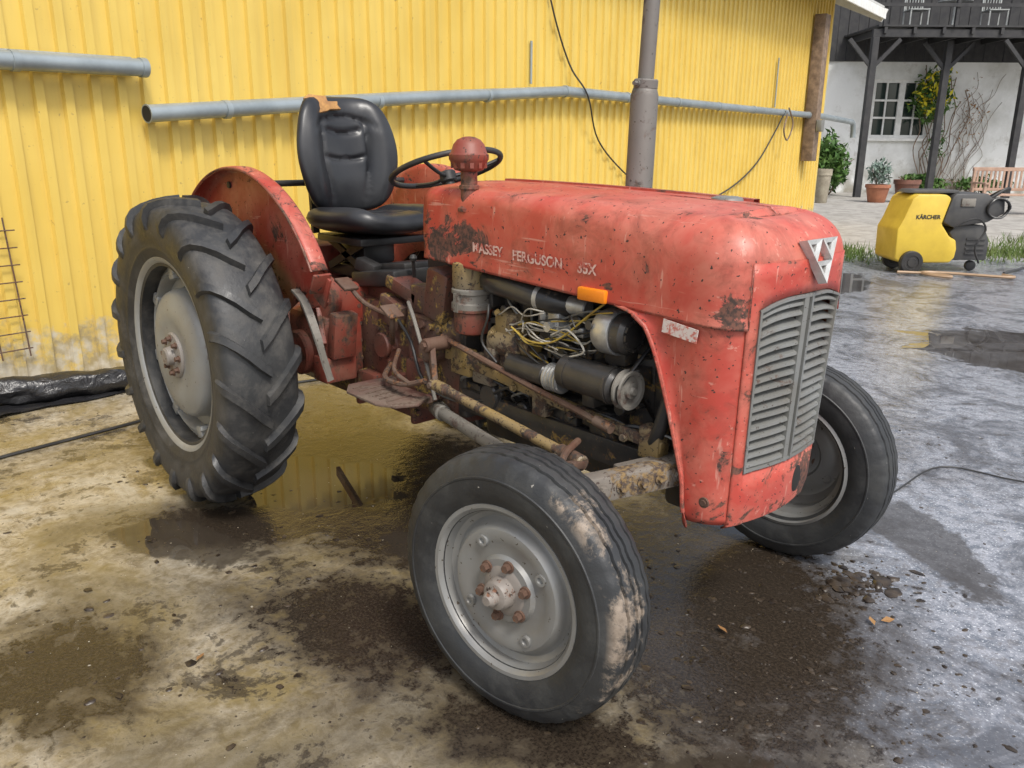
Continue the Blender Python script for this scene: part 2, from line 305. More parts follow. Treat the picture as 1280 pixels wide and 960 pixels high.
sl=bpy.data.lights.new('sun','SUN'); sl.energy=2.4; sl.angle=math.radians(11); sl.color=(1,.96,.89)
so=bpy.data.objects.new('sun',sl); so.rotation_mode='QUATERNION'; so.rotation_quaternion=sd.to_track_quat('Z','Y'); so.location=(3,-3,8); link(so)
scene.view_settings.view_transform='Standard'; scene.view_settings.look='None'; scene.view_settings.exposure=0
# ------------------------------------------------------------------ ground
mb=MB(); mb.add([(-250,-250,0),(250,-250,0),(250,250,0),(-250,250,0)],[[0,1,2,3]])
obj(mb,'ground',GROUND,kind='structure',ang=0,loc=(0,0,0))
# ------------------------------------------------------------------ yellow building
W0=V(-2.09,-1.04,0); WD=V(-.194,.981,0).normalized(); WN=V(.981,.194,0).normalized()
def wp(s_,z,o=0): return W0+WD*s_+WN*o+V(0,0,z)
rotW=math.atan2(WD.y,WD.x)-pi/2
bld=thing('metal_clad_building',wp(7,0),'bright yellow ribbed metal clad farm building with pipes on its wall','building')
mb=MB(); pts=[]
s0=-4.0; pitch=.160
while s0<14.5:
    pts+=[(s0,0),(s0+.094,0),(s0+.102,.026),(s0+.152,.026)]; s0+=pitch
pts.append((14.67,0))
rows=[[wp(a,z,o) for a,o in pts] for z in (0.03,4.3)]
mb.grid(rows)
obj(mb,'wall',WALLM,bld,ang=8,loc=V(0,0,0))
mb=MB(); rows=[[wp(14.67,z,-6*i/40+(.02 if i%2 else 0)) for i in range(41)] for z in (.03,4.3)]; mb.grid(rows)
mb.grid([[wp(-4,z,0),wp(-4,z,-6)] for z in (0,4.3)]); mb.grid([[wp(-4,z,-6),wp(14.67,z,-6)] for z in (0,4.3)])
obj(mb,'end_wall',WALLM,bld,ang=15,loc=V(0,0,0),label='yellow ribbed end wall')
mb=MB(); mb.beam(wp(-4,.0,-.03),wp(14.6,.0,-.03),.04,.12); obj(mb,'plinth',STONE,bld)
mb=MB()
ez=3.86
a=[wp(-4.5,ez,.5),wp(16.1,ez,.5),wp(16.1,ez+1.5,-3),wp(-4.5,ez+1.5,-3)]; mb.add(a+[p+V(0,0,.12) for p in a],[[0,1,2,3],[7,6,5,4],[0,4,5,1],[1,5,6,2],[2,6,7,3],[3,7,4,0]])
a=[wp(-4.5,ez,-6.5),wp(16.1,ez,-6.5),wp(16.1,ez+1.5,-3.01),wp(-4.5,ez+1.5,-3.01)]; mb.add(a+[p+V(0,0,.12) for p in a],[[3,2,1,0],[4,5,6,7],[1,5,4,0],[2,6,5,1],[3,7,6,2],[0,4,7,3]])
obj(mb,'roof',ROOFM,bld,ang=0)
mb=MB(); mb.beam(wp(16.12,ez-.05,.52),wp(16.12,ez+1.5,-3),.04,.24); obj(mb,'bargeboard',WHITEP,bld,ang=0)
mb=MB(); mb.beam(wp(-4.5,ez-.03,.53),wp(16.1,ez-.03,.53),.03,.16); obj(mb,'fascia_board',WHITEP,bld,ang=0)
mb=MB(); mb.box(wp(13.6,2.36,.14),(.20,.26,2.42),(0,0,rotW),.01); obj(mb,'timber_post',OLDW,None,'weathered timber post fixed to the yellow wall','post')
mb=MB(); mb.box(wp(13.55,1.75,.30),(.10,.16,.2),(0,0,rotW),.01); obj(mb,'junction_box',STEEL,None,'small grey electrical box on the timber post','box')
def clampring(mb,p,axis,r,mi=0): axis=Vector(axis).normalized(); mb.cyl(p-axis*.02,p+axis*.02,r*1.12,n=20,mi=mi)
pp=thing('long_wall_pipe',wp(6,1.7,.11),'long galvanised pipe bracketed along the yellow wall','pipe')
mb=MB(); A=wp(1.02,1.565,.11);B=wp(5.62,1.925,.11);C=wp(14.3,1.93,.11);E=wp(16.2,1.88,.11)
mb.tube([A,A*.5+B*.5+V(0,0,.012),B*.97+A*.03,B,B*.97+C*.03,B*.5+C*.5,C,E,E+WD*.12+V(0,0,-.04),E+WD*.18+V(0,0,-.16),E+WD*.19+V(0,0,-.3)],.052,20,sm=0)
obj(mb,'pipe',GALV,pp)
mb=MB(); mb.tube([A-(B-A).normalized()*.006,A],.056,20); obj(mb,'pipe_lip',GALV,pp)
for P0,P1,fs_ in ((A,B,(.12,.42,.72,1.0)),(B,C,(.15,.3,.45,.6,.75,.9))):
    for f in fs_:
        mb=MB(); p=P0.lerp(P1,f); clampring(mb,p,P1-P0,.052); mb.beam(p,p-WN*.1,.02,.03); obj(mb,'bracket',GALV,pp)
mb=MB(); mb.cyl(A-(B-A).normalized()*.0075,A-(B-A).normalized()*.0065,.047,n=20); obj(mb,'pipe_opening',DARK,pp)
pq=thing('short_wall_pipe',wp(0,1.8,.11),'short galvanised gutter pipe ending on the yellow wall','pipe')
mb=MB(); a=wp(-3,1.74,.11); b=wp(1.02,1.825,.11); mb.tube([a,b],.05,20); clampring(mb,b,b-a,.05); clampring(mb,a.lerp(b,.82),b-a,.05); mb.tube([wp(-3,1.79,.06),wp(.98,1.872,.06)],.012,8); obj(mb,'pipe',GALV,pq)
mb=MB(); mb.cyl(b+WD*.021,b+WD*.022,.045,n=20); obj(mb,'pipe_opening',DARK,pq)
def cable(name,pts,r,mat,label,sm=6): mb=MB(); mb.tube(pts,r,6,sm=sm); return obj(mb,name,mat,None,label,'cable')
cable('hanging_cable',[wp(5.1,3.6,.06),wp(5.40,2.77,.06),wp(5.75,2.2,.07),wp(5.95,1.9,.18),wp(6.4,1.45,.06),wp(7.1,1.05,.06),wp(8.2,.6,.06)],.009,BLK,'thin black cable hanging down over the yellow wall')
cable('drooping_cable',[wp(12.1,1.95,.16),wp(11.9,1.6,.08),wp(11.3,1.15,.06),wp(10.4,.82,.06),wp(9.3,.62,.06),wp(8,.5,.06)],.012,BLK,'black cable drooping from the wall pipe')
cable('cable_loop',[wp(12.15,2.0,.2),wp(12.35,1.75,.22),wp(12.2,1.5,.2),wp(12.0,1.65,.2),wp(12.1,1.9,.2)],.014,OLDW,'coiled rope loop hanging from the wall pipe')
for s_,z0,z1 in ((5.1,1.97,2.36),(11.9,2.0,2.75)):
    mb=MB(); mb.tube([wp(s_,z0,.05),wp(s_,z1,.05)],.012,8); obj(mb,'pipe_hanger',GALV,None,'thin grey metal hanger rod above the wall pipe','rod',group='wall hanger rods')
mb=MB()
for i in range(6): mb.tube([wp(.17-i*.15,.22,.06),wp(.14-i*.15,1.0,.045)],.0045,6)
for j in range(8): mb.tube([wp(-.65,.27+j*.095,.055),wp(.19,.265+j*.095,.055)],.004,6)
obj(mb,'wire_mesh_panel',RUST,None,'rusty steel mesh panel leaning on the yellow wall','mesh panel')
# tarp roll
mb=MB(); pts=catmull([(-2.15,-2.4,.08),(-2.0,-1.6,.075),(-1.86,-1.0,.08),(-1.78,-.62,.085),(-1.74,-.38,.075)],10)
mb.tube(pts,.075,26)
for i,v in enumerate(mb.v):
    k=mnoise.noise(v*9)*.022+mnoise.noise(Vector((v.x*25,v.y*6,v.z*25)))*.018; cc=min(pts,key=lambda p:(p-v).length)
    if (v-cc).length>0: v+=(v-cc).normalized()*k
    v.z=max(v.z,.004)
rows=[]
for j in range(8):
    rows.append([V(-1.78+.025*j+.015*math.sin(i*1.3+j)-.006*i, -2.2+i*.1, .008+.03*abs(mnoise.noise(V(i*.6,j*.7,1)))) for i in range(20)])
mb.grid(rows)
t=NT('black_tarp'); t.col((.018,.018,.02)); t.rough(.28); t.bump(t.noise(14,4,.6,.8),.7,.02); obj(mb,'tarp_roll',t.mat,None,'rolled black plastic tarp lying along the wall base','tarp')
cable('ground_cable',[(-.7,-2.4,.01),(-.95,-1.5,.01),(-1.02,-1.2,.01),(-1.08,-.8,.012),(-1.14,-.55,.01),(-1.3,-.1,.01),(-1.2,.6,.01)],.009,BLK,'black cable lying on the wet ground')
# ------------------------------------------------------------------ TRACTOR
tr=thing('tractor',(0.9,0,0),'old faded red farm tractor parked on wet ground','tractor')
rc=.115; XR=.93
def xf(z): return 2.17-.017*(1.055-z)/.45
def wz(z): return .25+.02*min(1,max(0,(z-.45)/.6))
def plan(u,z,ins=0):
    W=wz(z); L1=W-rc; x0=xf(z)
    if u<=1: y=L1*u; x=x0-.015*u*u; n=(1,.10*u)
    elif u<=2:
        a=(u-1)*pi/2; y=L1+rc*math.sin(a); x=x0-.015-rc*(1-math.cos(a)); n=(math.cos(a),math.sin(a))
    else: x=(x0-.015-rc)+(XR-(x0-.015-rc))*(u-2); y=W-.008*(u-2); n=(0,1)
    l=math.hypot(*n); return x-n[0]/l*ins, y-n[1]/l*ins
def T(x): return 1.266-.026*((x-.95)/1.1)**2
def dent(p,a=.0022):
    n=mnoise.noise(Vector((p.x*4,p.y*5,p.z*6)))+.5*mnoise.noise(Vector((p.x*11,p.y*9,p.z*12))); return n*a
us=[0,.2,.4,.6,.8,1,1.1,1.2,1.3,1.34,1.345,1.45,1.55,1.66,1.78,1.9,2]+[2+i/34 for i in range(1,35)]
def shr(x): return .46+.60*min(1,max(0,(x-1.3)/.70))**1.3
def hood_side(sg):
    rows=[]
    def B(u,x): return 1.125 if u<=1.34 else 1.035-.045*(x-.95)
    for v in [0,.04,.15,.3,.45,.6,.8,1]:
        row=[]
        for u in us:
            x,y=plan(u,1.1); z0=B(u,x); z1=T(x)-.10*shr(x); z=z0+(z1-z0)*v
            x,y=plan(u,1.1,-.004 if v<.05 else 0)
            y+=.004*math.sin(pi*v) if u>2 else 0
            y+=dent(V(x,y*sg,z)); row.append(V(x,sg*y if u>0 else 0,z))
        rows.append(row)
    for k in range(1,10):
        ph=pi/2*k/9; row=[]
        for u in us:
            x0,_=plan(u,1.1); ins=.105*shr(x0)*(1-math.cos(ph)); x,y=plan(u,1.1,ins)
            z=T(x0)-.10*shr(x0)+.10*shr(x0)*math.sin(ph); p=V(x,sg*max(y,0),z); q=dent(p); y=max(y+q,0) if u>0 else 0
            row.append(V(x,sg*y,z+q*math.sin(ph)))
        rows.append(row)
    base=rows[-1]
    for k in range(1,9):
        f=1-k/8; row=[]
        for p in base:
            y=p.y*f; q=V(p.x,y,p.z+.014*(1-f*f)*min(1,abs(p.y)/.15)); q.z+=dent(V(q.x,q.y,q.z))*(1-f) ; row.append(q)
        rows.append(row)
    return rows
mb=MB(); mb.grid(hood_side(1)); rr=hood_side(-1); mb.grid([list(reversed(r)) for r in rr])
hood_bvh=BVHTree.FromPolygons([tuple(v) for v in mb.v],mb.f)
bm=bmesh.new()
hood=obj(mb,'hood',REDH,tr,'faded red long bonnet with dark rust patches',ang=50,solid=.004,offs=0)
bm.from_mesh(hood.data); bmesh.ops.remove_doubles(bm,verts=bm.verts[:],dist=.0004); bmesh.ops.recalc_face_normals(bm,faces=bm.faces[:]); bm.to_mesh(hood.data); bm.free()
hood.data.polygons.foreach_set('use_smooth',[True]*len(hood.data.polygons)); hood.data.set_sharp_from_angle(angle=math.radians(50))
mb=MB()
rows=[[V(x,y,T(x)+.012+h) for x in [.94+i*.05 for i in range(21)]] for y,h in ((.085,-.003),(.087,.008),(.115,.008),(.117,-.004))]; mb.grid(rows)
obj(mb,'hood_seam_strip',RED,hood,ang=30)
mb=MB(); c0=V(1.88,.05,T(1.88)+.010); mb.lathe([(.0,.014),(.03,.014),(.042,.010),(.045,.0)],MT(c0),24); obj(mb,'radiator_cap',STEEL,hood)
pl=[]
for sg in (1,-1):
    col=[V(.97,sg*.252,1.035),V(.97,sg*.252,T(1)-.07)]+[V(.97,sg*(.252-.066*(1-math.cos(pi/2*k/6))),T(1)-.07+.062*math.sin(pi/2*k/6)) for k in range(1,7)]
    pl.append(col)
mb=MB(); pl=pl[0]+pl[1][::-1]; mb.add(pl,[list(range(len(pl)))]); mb.box((.92,0,1.14),(.12,.30,.16),bev=.02); mb.box((.88,0,1.02),(.2,.3,.12),bev=.02)
obj(mb,'dashboard',BLK,tr,ang=30)
def xr(z):
    k=[(.40,2.07),(.45,2.035),(.50,2.02),(.58,2.015),(.74,1.97),(.86,1.93),(.92,1.905),(.96,1.88),(.985,1.84),(1.0,1.78)]
    for (a,b),(c,d_) in zip(k,k[1:]):
        if z<=c: return b+(d_-b)*max(0,(z-a)/(c-a))
    return k[-1][1]
for sg in (-1,1):
    mb=MB(); rows=[]
    for j in range(33):
        v=j/32; row=[]
        for i in range(25):
            if i<10: u=1.33+.67*i/9; z=.462+(1.0-.462)*v; x,y=plan(u,z)
            else:
                f=(i-9)/15; zb=.462-.020*math.sin(pi*min(1,f))+.03*max(0,(f-.6)/.4)**2; z=zb+(1.0-zb)*v; x0,y=plan(2,z); x=x0+(xr(z)-x0)*f
                y+= .012*(max(0,(f-.6)/.4))**2
            y+=dent(V(x,y*sg,z),.003)
            if v<.06: y-=.004*(1-v/.06)
            row.append(V(x,sg*y,z))
        rows.append(row)
    if sg<0: rows=[r[::-1] for r in rows]
    mb.grid(rows); sh=obj(mb,'nose_side_panel',REDN,tr,ang=40,solid=.004,offs=-1)
    if sg<0:
        mb=MB(); mb.cyl((2.085,-.262,.535),(2.085,-.256,.535),.014,n=18); mb.cyl((2.085,-.2655,.535),(2.085,-.2615,.535),.008,n=12); obj(mb,'panel_bolt',RUST,sh)
        mb=MB(); pts=[]
        for i in range(20):
            z=.49+(.985-.49)*i/19; x0,y=plan(2,z); pts.append(V(xr(z)+.004,-(y+.013),z))
        mb.tube(pts,.006,8); obj(mb,'panel_rolled_edge',REDN,sh)
mb=MB(); rows=[]; uc=[0,.2,.4,.6,.8,1,1.06,1.13,1.19,1.25,1.32,1.36]; U=[-x for x in uc[::-1]]+uc[1:]
zs=[.44,.455,.50,.55,.604]+[.604+i*.451/8 for i in range(1,9)]+[1.08,1.11,1.14]
def P3(u,z,ins=0):
    k=0
    au=abs(u)
    if .604<z<1.14:
        e=max(0,(au-.35)/.84); e=min(e,1.1)
        k=.024*e**2.2*((z-.604)/.451)**2 if z<=1.055 else .024*e**2.2*(1.14-z)/.085
    x,y=plan(au,z,ins); return V(x,math.copysign(y,u) if u else 0,z-k)
for j,z in enumerate(zs): rows.append([P3(u,z,-.0035+ (.03 if j==0 else (.008 if j==1 else 0))) for u in U])
gi=[i for i,u in enumerate(U) if abs(u)<=1.19]; g0,g1=gi[0],gi[-1]; j0=4;j1=12
mb.grid(rows,keep=lambda j,i: not(j0<=j<j1 and g0<=i<g1))
fr=obj(mb,'grille_surround',REDN,tr,ang=40,solid=.005,offs=-1)
mb=MB(); c0=P3(.55,.53,-.0065); mb.lathe([(0,.0),(.02,.0),(.023,-.002)],MT(c0,(1,0,-.03))@Matrix.Diagonal((1,1.7,1,1)),24); obj(mb,'crank_hole',DARK,fr)
gr=sub('grille',tr,(2.15,0,.83))
mb=MB()
def strip(u0,u1,z,h,mi=0,n=11,depth=.022):
    us_=[u0+(u1-u0)*i/(n-1) for i in range(n)]
    jz=random.uniform(-.0015,.0015); tl=random.uniform(-.0015,.0015)
    rows=[[P3(u,z+dz+jz+tl*u,ins) for u in us_] for dz,ins in ((-h*.5,.002),(-h*.36,-.004),(-h*.05,-.0025),(h*.5,depth),(h*.42,depth+.002),(-h*.05,.006),(-h*.5,.002))]
    mb.grid(rows,mi)
NS=17
for k in range(NS):
    z=.627+(1.034-.627)*k/(NS-1)
    strip(-1.14,-.15,z,.0225); strip(.15,1.14,z,.0225)
obj(mb,'grille_slats',STEEL,gr,'dull grey horizontal grille slats',ang=50)
mb=MB()
rows=[[P3(u,z,ins) for z in [.606+i*.447/12 for i in range(13)]] for u,ins in ((-.16,.012),(-.15,-.006),(-.05,-.009),(-.04,.004),(.04,.004),(.05,-.009),(.15,-.006),(.16,.012))]; mb.grid(rows)
for sg in (-1,1):
    rows=[[P3(sg*u,z,ins) for z in [.606+i*.447/12 for i in range(13)]] for u,ins in ((1.19,.0),(1.187,-.007),(1.15,-.007),(1.14,.012))]; mb.grid(rows)
for z,s2 in ((.606,1),(1.053,-1)):
    rows=[[P3(u,z+s2*dz,ins) for u in U if abs(u)<=1.19] for dz,ins in ((0,.0),(0.002,-.008),(.009,-.008),(.011,.012))]; mb.grid(rows)
obj(mb,'grille_frame',STEEL,gr,ang=40)
mb=MB(); mb.box((2.06,0,.83),(.05,.42,.5)); obj(mb,'radiator',DARK,tr)
# emblem: open triple triangle
c0=V(2.186,.015,1.135); zz=V(1,0,.22).normalized(); M=MT(c0,zz,(0,1,0))@Matrix.Diagonal((1.38,1.18,1,1))
mb=MB()
def tri(cx,cy,s_):
    o=[(cx-s_,cy+s_*.80),(cx+s_,cy+s_*.80),(cx,cy-s_*.95)]; mx_,my_=cx,cy+s_*.22
    i_=[(mx_+(p[0]-mx_)*.36,my_+(p[1]-my_)*.36) for p in o]
    vs=[M@V(p[0],p[1],z) for z in (-.014,.009) for p in o]+[M@V(p[0],p[1],z) for z in (.005,-.014) for p in i_]
    fs=[]
    for k in range(3):
        k2=(k+1)%3; fs+=[[k,k2,3+k2,3+k],[3+k,3+k2,6+k2,6+k],[6+k,6+k2,9+k2,9+k]]
    mb.add(vs,fs)
tri(-.027,.022,.027);tri(.027,.022,.027);tri(0,-.024,.027)
badge=obj(mb,'badge_emblem',BADGE,fr,'silver open triple triangle badge',ang=20)
def on_side(name,body,size,x0,z0,mat,slope=0,spacing=1.0,bold=0):
    vs,fs=text_geo(body,size,0,spacing,bold); mb=MB(); out=[]
    for v in vs:
        x=x0+v.x; z=z0+v.y+slope*v.x; h=hood_bvh.ray_cast(V(x,-1,z),V(0,1,0)); y=(h[0].y if h[0] else -.27)-.0045; out.append(V(x,y,z))
    mb.add(out,fs); return obj(mb,name,mat,hood,ang=0)
on_side('hood_lettering','MASSEY',.041,1.19,1.082,DECAL,-.02,.98,.0012)
on_side('hood_lettering','FERGUSON',.041,1.375,1.076,DECAL,-.02,1.0,.0012)
on_side('model_lettering','35X',.041,1.64,1.070,DECAL,-.02,1.0,.0012)
mb=MB(); mb.box((1.70,-.276,1.015),(.10,.02,.036),bev=.005); obj(mb,'marker_light',ORANGE,hood,'amber rectangular marker lamp')
mb=MB(); mb.box((1.99,-.276,.965),(.105,.003,.034),(0,.12,0)); obj(mb,'sticker',STICK,hood,'faded pink and white sticker')
mb=MB(); M=MT((1.135,-.238,1.155)); mb.lathe([(.036,.045),(.036,.055),(.026,.062),(.026,.11),(.031,.113),(.031,.123),(.026,.126),(.026,.165),(.044,.170),(.050,.178),(.058,.196),(.062,.202),(.062,.216),(.056,.222),(.048,.246),(.036,.260),(.018,.268),(0.0,.270)],M,32)
for i in range(12): a=2*pi*i/12; mb.box(M.translation+V(.051*math.cos(a),.051*math.sin(a),.186),(.010,.012,.020),(0,0,a))
obj(mb,'air_intake_cap',REDD,tr,'rusty red flared cap air intake on a stem',ang=35)
ex=sub('exhaust',tr,(1.32,.35,1.3))
mb=MB(); mb.lathe([(.027,.0),(.043,.02),(.046,.03),(.0465,.2),(.0475,.205),(.0465,.21),(.046,.60),(.040,.622),(.031,.632),(.031,.64)],MT((1.315,.36,.96),(.02,0,1)),28); obj(mb,'muffler',EXH,ex)
mb=MB(); mb.cyl((1.328,.36,1.595),(1.36,.36,2.35),.0265,n=20); mb.cyl((1.329,.36,1.580),(1.331,.36,1.612),.040,n=20,bev=.004); mb.bolt((1.33,.318,1.597),(0,-1,0),.008,.02)
obj(mb,'tail_pipe',EXH,ex)
mb=MB(); mb.tube([(1.315,.36,.97),(1.315,.35,.9),(1.36,.25,.86),(1.40,.16,.88)],.028,12,sm=5); obj(mb,'exhaust_elbow',RUST,ex)
sw=sub('steering_wheel',tr,(.70,0,1.33)); swc=V(.715,0,1.315); swn=V(-.34,0,.94).normalized(); M=MT(swc,swn,(1,0,.4))
mb=MB(); mb.lathe([(.203+.0105*math.cos(2*pi*k/12),.0105*math.sin(2*pi*k/12)) for k in range(12)],M,64,closed=True); obj(mb,'rim',BLK,sw,ang=60)
mb=MB()
for k in range(3):
    a=pi/3+2*pi*k/3; e=Vector((.2*math.cos(a),.2*math.sin(a),0)); mb.tube([M@Vector((0,0,-.03)),M@(e*.45+Vector((0,0,-.025))),M@e],.007,8,sm=4)
mb.cyl(M@Vector((0,0,-.05)),M@Vector((0,0,-.01)),.03,n=20,bev=.005); obj(mb,'spoke',BLK,sw)
mb=MB(); mb.cyl(swc-swn*.05,swc-swn*.30,.019,.022,n=16); obj(mb,'steering_column',BLK,tr)
# ---- seat
seat=sub('seat',tr,(.15,0,1.05))
def pad(name,c,xd,yd,zd,w,h,th,ffun,mat,sq=3.2,label=None):
    mb=MB(); c=Vector(c);xd=Vector(xd).normalized();yd=Vector(yd).normalized();zd=Vector(zd).normalized()
    rows=[]; NJ=26
    for side in (1,-1):
        for j in range(NJ):
            rr=j/(NJ-1) if side==1 else 1-j/(NJ-1)
            if side==-1 and j==0: continue
            row=[]
            for i in range(80):
                a=2*pi*i/80; ca,sa=math.cos(a),math.sin(a)
                k=(abs(ca)**sq+abs(sa)**sq)**(-1/sq)
                px,py=ca*k*rr,sa*k*rr; e=(max(0,1-rr**6))**.5
                ww=w/2*ffun('w',px,py); z=side*th/2*e+(ffun('d',px,py)*e if side>0 else 0)+ffun('b',px,py)
                row.append(c+xd*(px*ww)+yd*(py*h/2)+zd*z)
            rows.append(row)
    mb.grid(rows,closed=True); return obj(mb,name,mat,seat,label,ang=60)
def gauss(x,s_): return math.exp(-(x/s_)**2)
def sst(a,b,x): t_=max(0,min(1,(x-a)/(b-a))); return t_*t_*(3-2*t_)
def fback(k,x,y):
    if k=='w': return .80+.20*gauss(y+.02,.70)-.04*max(0,y-.6)
    if k=='b': return .07*x*x-.02*y*y
    inn=1-sst(.30,.46,abs(x))
    g=.028*gauss(abs(x)-.70,.20)*(1-.6*sst(.3,.9,y))
    g-=.016*gauss(abs(x)-.44-.06*y,.04)*(1-.8*sst(.45,.7,y))
    g-=.014*gauss(y-.36-.35*x*x,.045)*inn+.014*gauss(y+.10-.35*x*x,.04)*inn
    g-=.012*gauss(y-.64+.5*x*x,.045)*(1-sst(.5,.8,abs(x)))
    g+=.008*gauss(y-.85,.2)+.008*gauss(y+.5,.25)*gauss(x,.4)
    return g
def fseat(k,x,y):
    if k=='w': return 1-.06*y
    if k=='b': return .03*x*x+.012*y*y-.015*max(0,y)**2
    inn=1-sst(.35,.5,abs(x))
    return .018*gauss(abs(x)-.74,.2)-.012*gauss(abs(x)-.50,.04)-.009*gauss(y-.35,.04)*inn-.009*gauss(y+.25,.04)*inn
bk=pad('backrest',(-.01,0,1.355),(0,1,0),(-.14,0,1),(1,0,.14),.48,.48,.075,fback,VINYL,4.6)
cu=pad('cushion',(.235,0,1.085),(0,1,0),(1,0,.06),(-.06,0,1),.47,.46,.085,fseat,VINYL,4)
mb=MB(); pts=[]
for i in range(16):
    a=2*pi*i/16; rr=1+.4*random.uniform(-1,1); pts.append((.075*math.cos(a)*rr,.040*math.sin(a)*rr))
mb.prism(pts,MT((-.005,-.09,1.545),(1,-.1,.55),(0,1,0)),.014,bev=.003); obj(mb,'torn_patch',FOAM,seat,'orange brown torn foam patch',ang=30)
mb=MB(); mb.box((.2,0,1.025),(.34,.32,.03),bev=.008); mb.box((.16,0,.965),(.20,.16,.10),bev=.02); mb.box((.16,0,.89),(.30,.20,.05),bev=.01)
mb.beam((-.05,-.12,1.03),(-.06,-.12,1.32),.03,.02);mb.beam((-.05,.12,1.03),(-.06,.12,1.32),.03,.02)
mb.beam((.04,-.11,.90),(.32,-.11,1.02),.012,.03);mb.beam((.04,-.11,1.02),(.32,-.11,.90),.012,.03)
obj(mb,'seat_base',BLK,seat,ang=30)
# ---- transmission
mb=MB()
mb.box((.10,0,.60),(.62,.40,.42),bev=.04); mb.box((.12,0,.81),(.50,.34,.08),bev=.02)
mb.box((.57,0,.61),(.42,.38,.44),bev=.035); mb.box((.60,0,.84),(.46,.32,.10),bev=.025); mb.box((.38,0,.61),(.03,.43,.46),bev=.01)
mb.box((.76,0,.63),(.03,.43,.48),bev=.01)
for k in range(6):
    for x in (.40,.78): mb.bolt((x,-.205,.44+k*.07),(1,0,0),.010,.012)
mb.prism([(-.21,-.20),(.17,-.22),(.2,.12),(.12,.2),(-.12,.2),(-.22,.15)],MT((.90,.0,.66),(1,0,0),(0,1,0))@Matrix.Translation((0,0,-.14)),.29,bev=.02)
mb.lathe([(0,.03),(.045,.03),(.05,.024),(.05,.012),(.078,.01),(.082,0)],MT((.57,-.188,.66),(0,-1,0)),32)
for k in range(6): a=2*pi*k/6; mb.bolt((.57+.066*math.cos(a),-.200,.66+.066*math.sin(a)),(0,-1,0),.008,.008)
mb.box((.64,-.20,.80),(.14,.05,.10),(0,.3,0),bev=.01); mb.box((.86,-.23,.58),(.16,.05,.16),bev=.015); mb.box((.48,-.21,.50),(.12,.05,.08),bev=.01); mb.box((.68,-.205,.52),(.08,.04,.12),bev=.01)
mb.cyl((.95,-.2,.72),(.95,-.29,.72),.045,.04,n=20,bev=.006)
mb.box((.93,-.18,.90),(.12,.10,.18),(0,.2,0),bev=.015); mb.box((.82,-.16,.87),(.12,.10,.10),bev=.01)
mb.box((.70,-.16,.89),(.20,.10,.05),(0,.25,0),bev=.01)
for k in range(5): mb.bolt((.90+.03*k,-.235,.55+.03*(k%2)),(0,-1,0),.008,.01)
for k in range(4): mb.cyl((.80+.05*k,-.19,.78),(.80+.05*k,-.23,.79),.014,n=10)
obj(mb,'transmission_housing',CAST,tr,ang=30)
mb=MB(); mb.tube([(.78,-.23,.86),(.86,-.26,.80),(.93,-.27,.68),(.98,-.27,.55)],.007,8,sm=4); obj(mb,'oil_pipe',STAY,tr)
mb=MB(); mb.tube([(.70,-.22,.78),(.82,-.25,.72),(.90,-.26,.60),(1.05,-.24,.56),(1.25,-.20,.60)],.006,8,sm=4); obj(mb,'oil_pipe',BLK,tr)
mb=MB(); mb.cyl((0,-.68,.61),(0,.68,.61),.045,n=20); mb.cyl((0,-.46,.61),(0,-.10,.61),.12,.15,n=28); mb.cyl((0,.10,.61),(0,.46,.61),.15,.12,n=28); mb.cyl((0,-.44,.61),(0,-.50,.61),.17,n=32,bev=.01); mb.cyl((0,.44,.61),(0,.50,.61),.17,n=32,bev=.01)
mb.cyl((0,-.11,.61),(0,.11,.61),.15,n=28)
for sg in (-1,1):
    for k in range(8): a=2*pi*k/8; mb.bolt((.15*math.cos(a),sg*.44,.61+.15*math.sin(a)),(0,-sg,0),.01,.015)
obj(mb,'rear_axle',REDD,tr,ang=30)
mb=MB(); M=MT((.34,-.35,.82),(.25,-1,.1)); mb.lathe([(0,.02),(.03,.02),(.035,.008),(.085,.006),(.10,-.004),(.105,-.03),(.08,-.05)],M,32)
for k in range(5): a=2*pi*k/5; p=M@Vector((.065*math.cos(a),.065*math.sin(a),.006)); mb.bolt(p,M.to_3x3()@Vector((0,0,1)),.009,.01)
mb.box((.34,-.24,.80),(.14,.20,.16),bev=.02); mb.beam((.25,-.32,.93),(.43,-.38,.66),.02,.04,bev=.004)
mb.box((.27,-.28,.64),(.30,.18,.26),bev=.035); mb.cyl((.24,-.36,.60),(.24,-.40,.60),.09,n=28,bev=.008); mb.box((.40,-.32,.56),(.10,.14,.10),bev=.01)
mb.box((.47,-.32,.70),(.05,.10,.18),(0,.2,0),bev=.008)
obj(mb,'brake_housing',REDD,tr,ang=30)
mb=MB()
pts=catmull([(.40,-.47,.88),(.47,-.47,.84),(.54,-.47,.74),(.57,-.46,.64),(.59,-.45,.57)],6)
for a,b in zip(pts,pts[1:]): mb.beam(a,b+(b-a)*.12,.030,.009)
obj(mb,'fender_stay',STAY,tr)
mb=MB(); mb.box((.50,-.06,.905),(.30,.28,.06),(0,-.12,0),bev=.012); mb.box((.52,-.04,.945),(.20,.18,.03),(0,-.12,0),bev=.008); mb.box((.42,-.16,.94),(.10,.06,.05),(0,.3,.3),bev=.01)
for x,y,dx,hh in ((.64,-.12,.05,.05),(.70,-.02,.02,.10),(.58,.06,.03,.08)):
    mb.tube([(x,y,.86),(x+dx*.5,y,.90+hh*.5),(x+dx,y-.02,.94+hh)],.007,8,sm=3); mb.lathe([(0,-.014),(.011,-.01),(.015,0),(.011,.01),(0,.014)],MT((x+dx,y-.02,.95+hh)),12)
obj(mb,'control_levers',BLK,tr,ang=35)
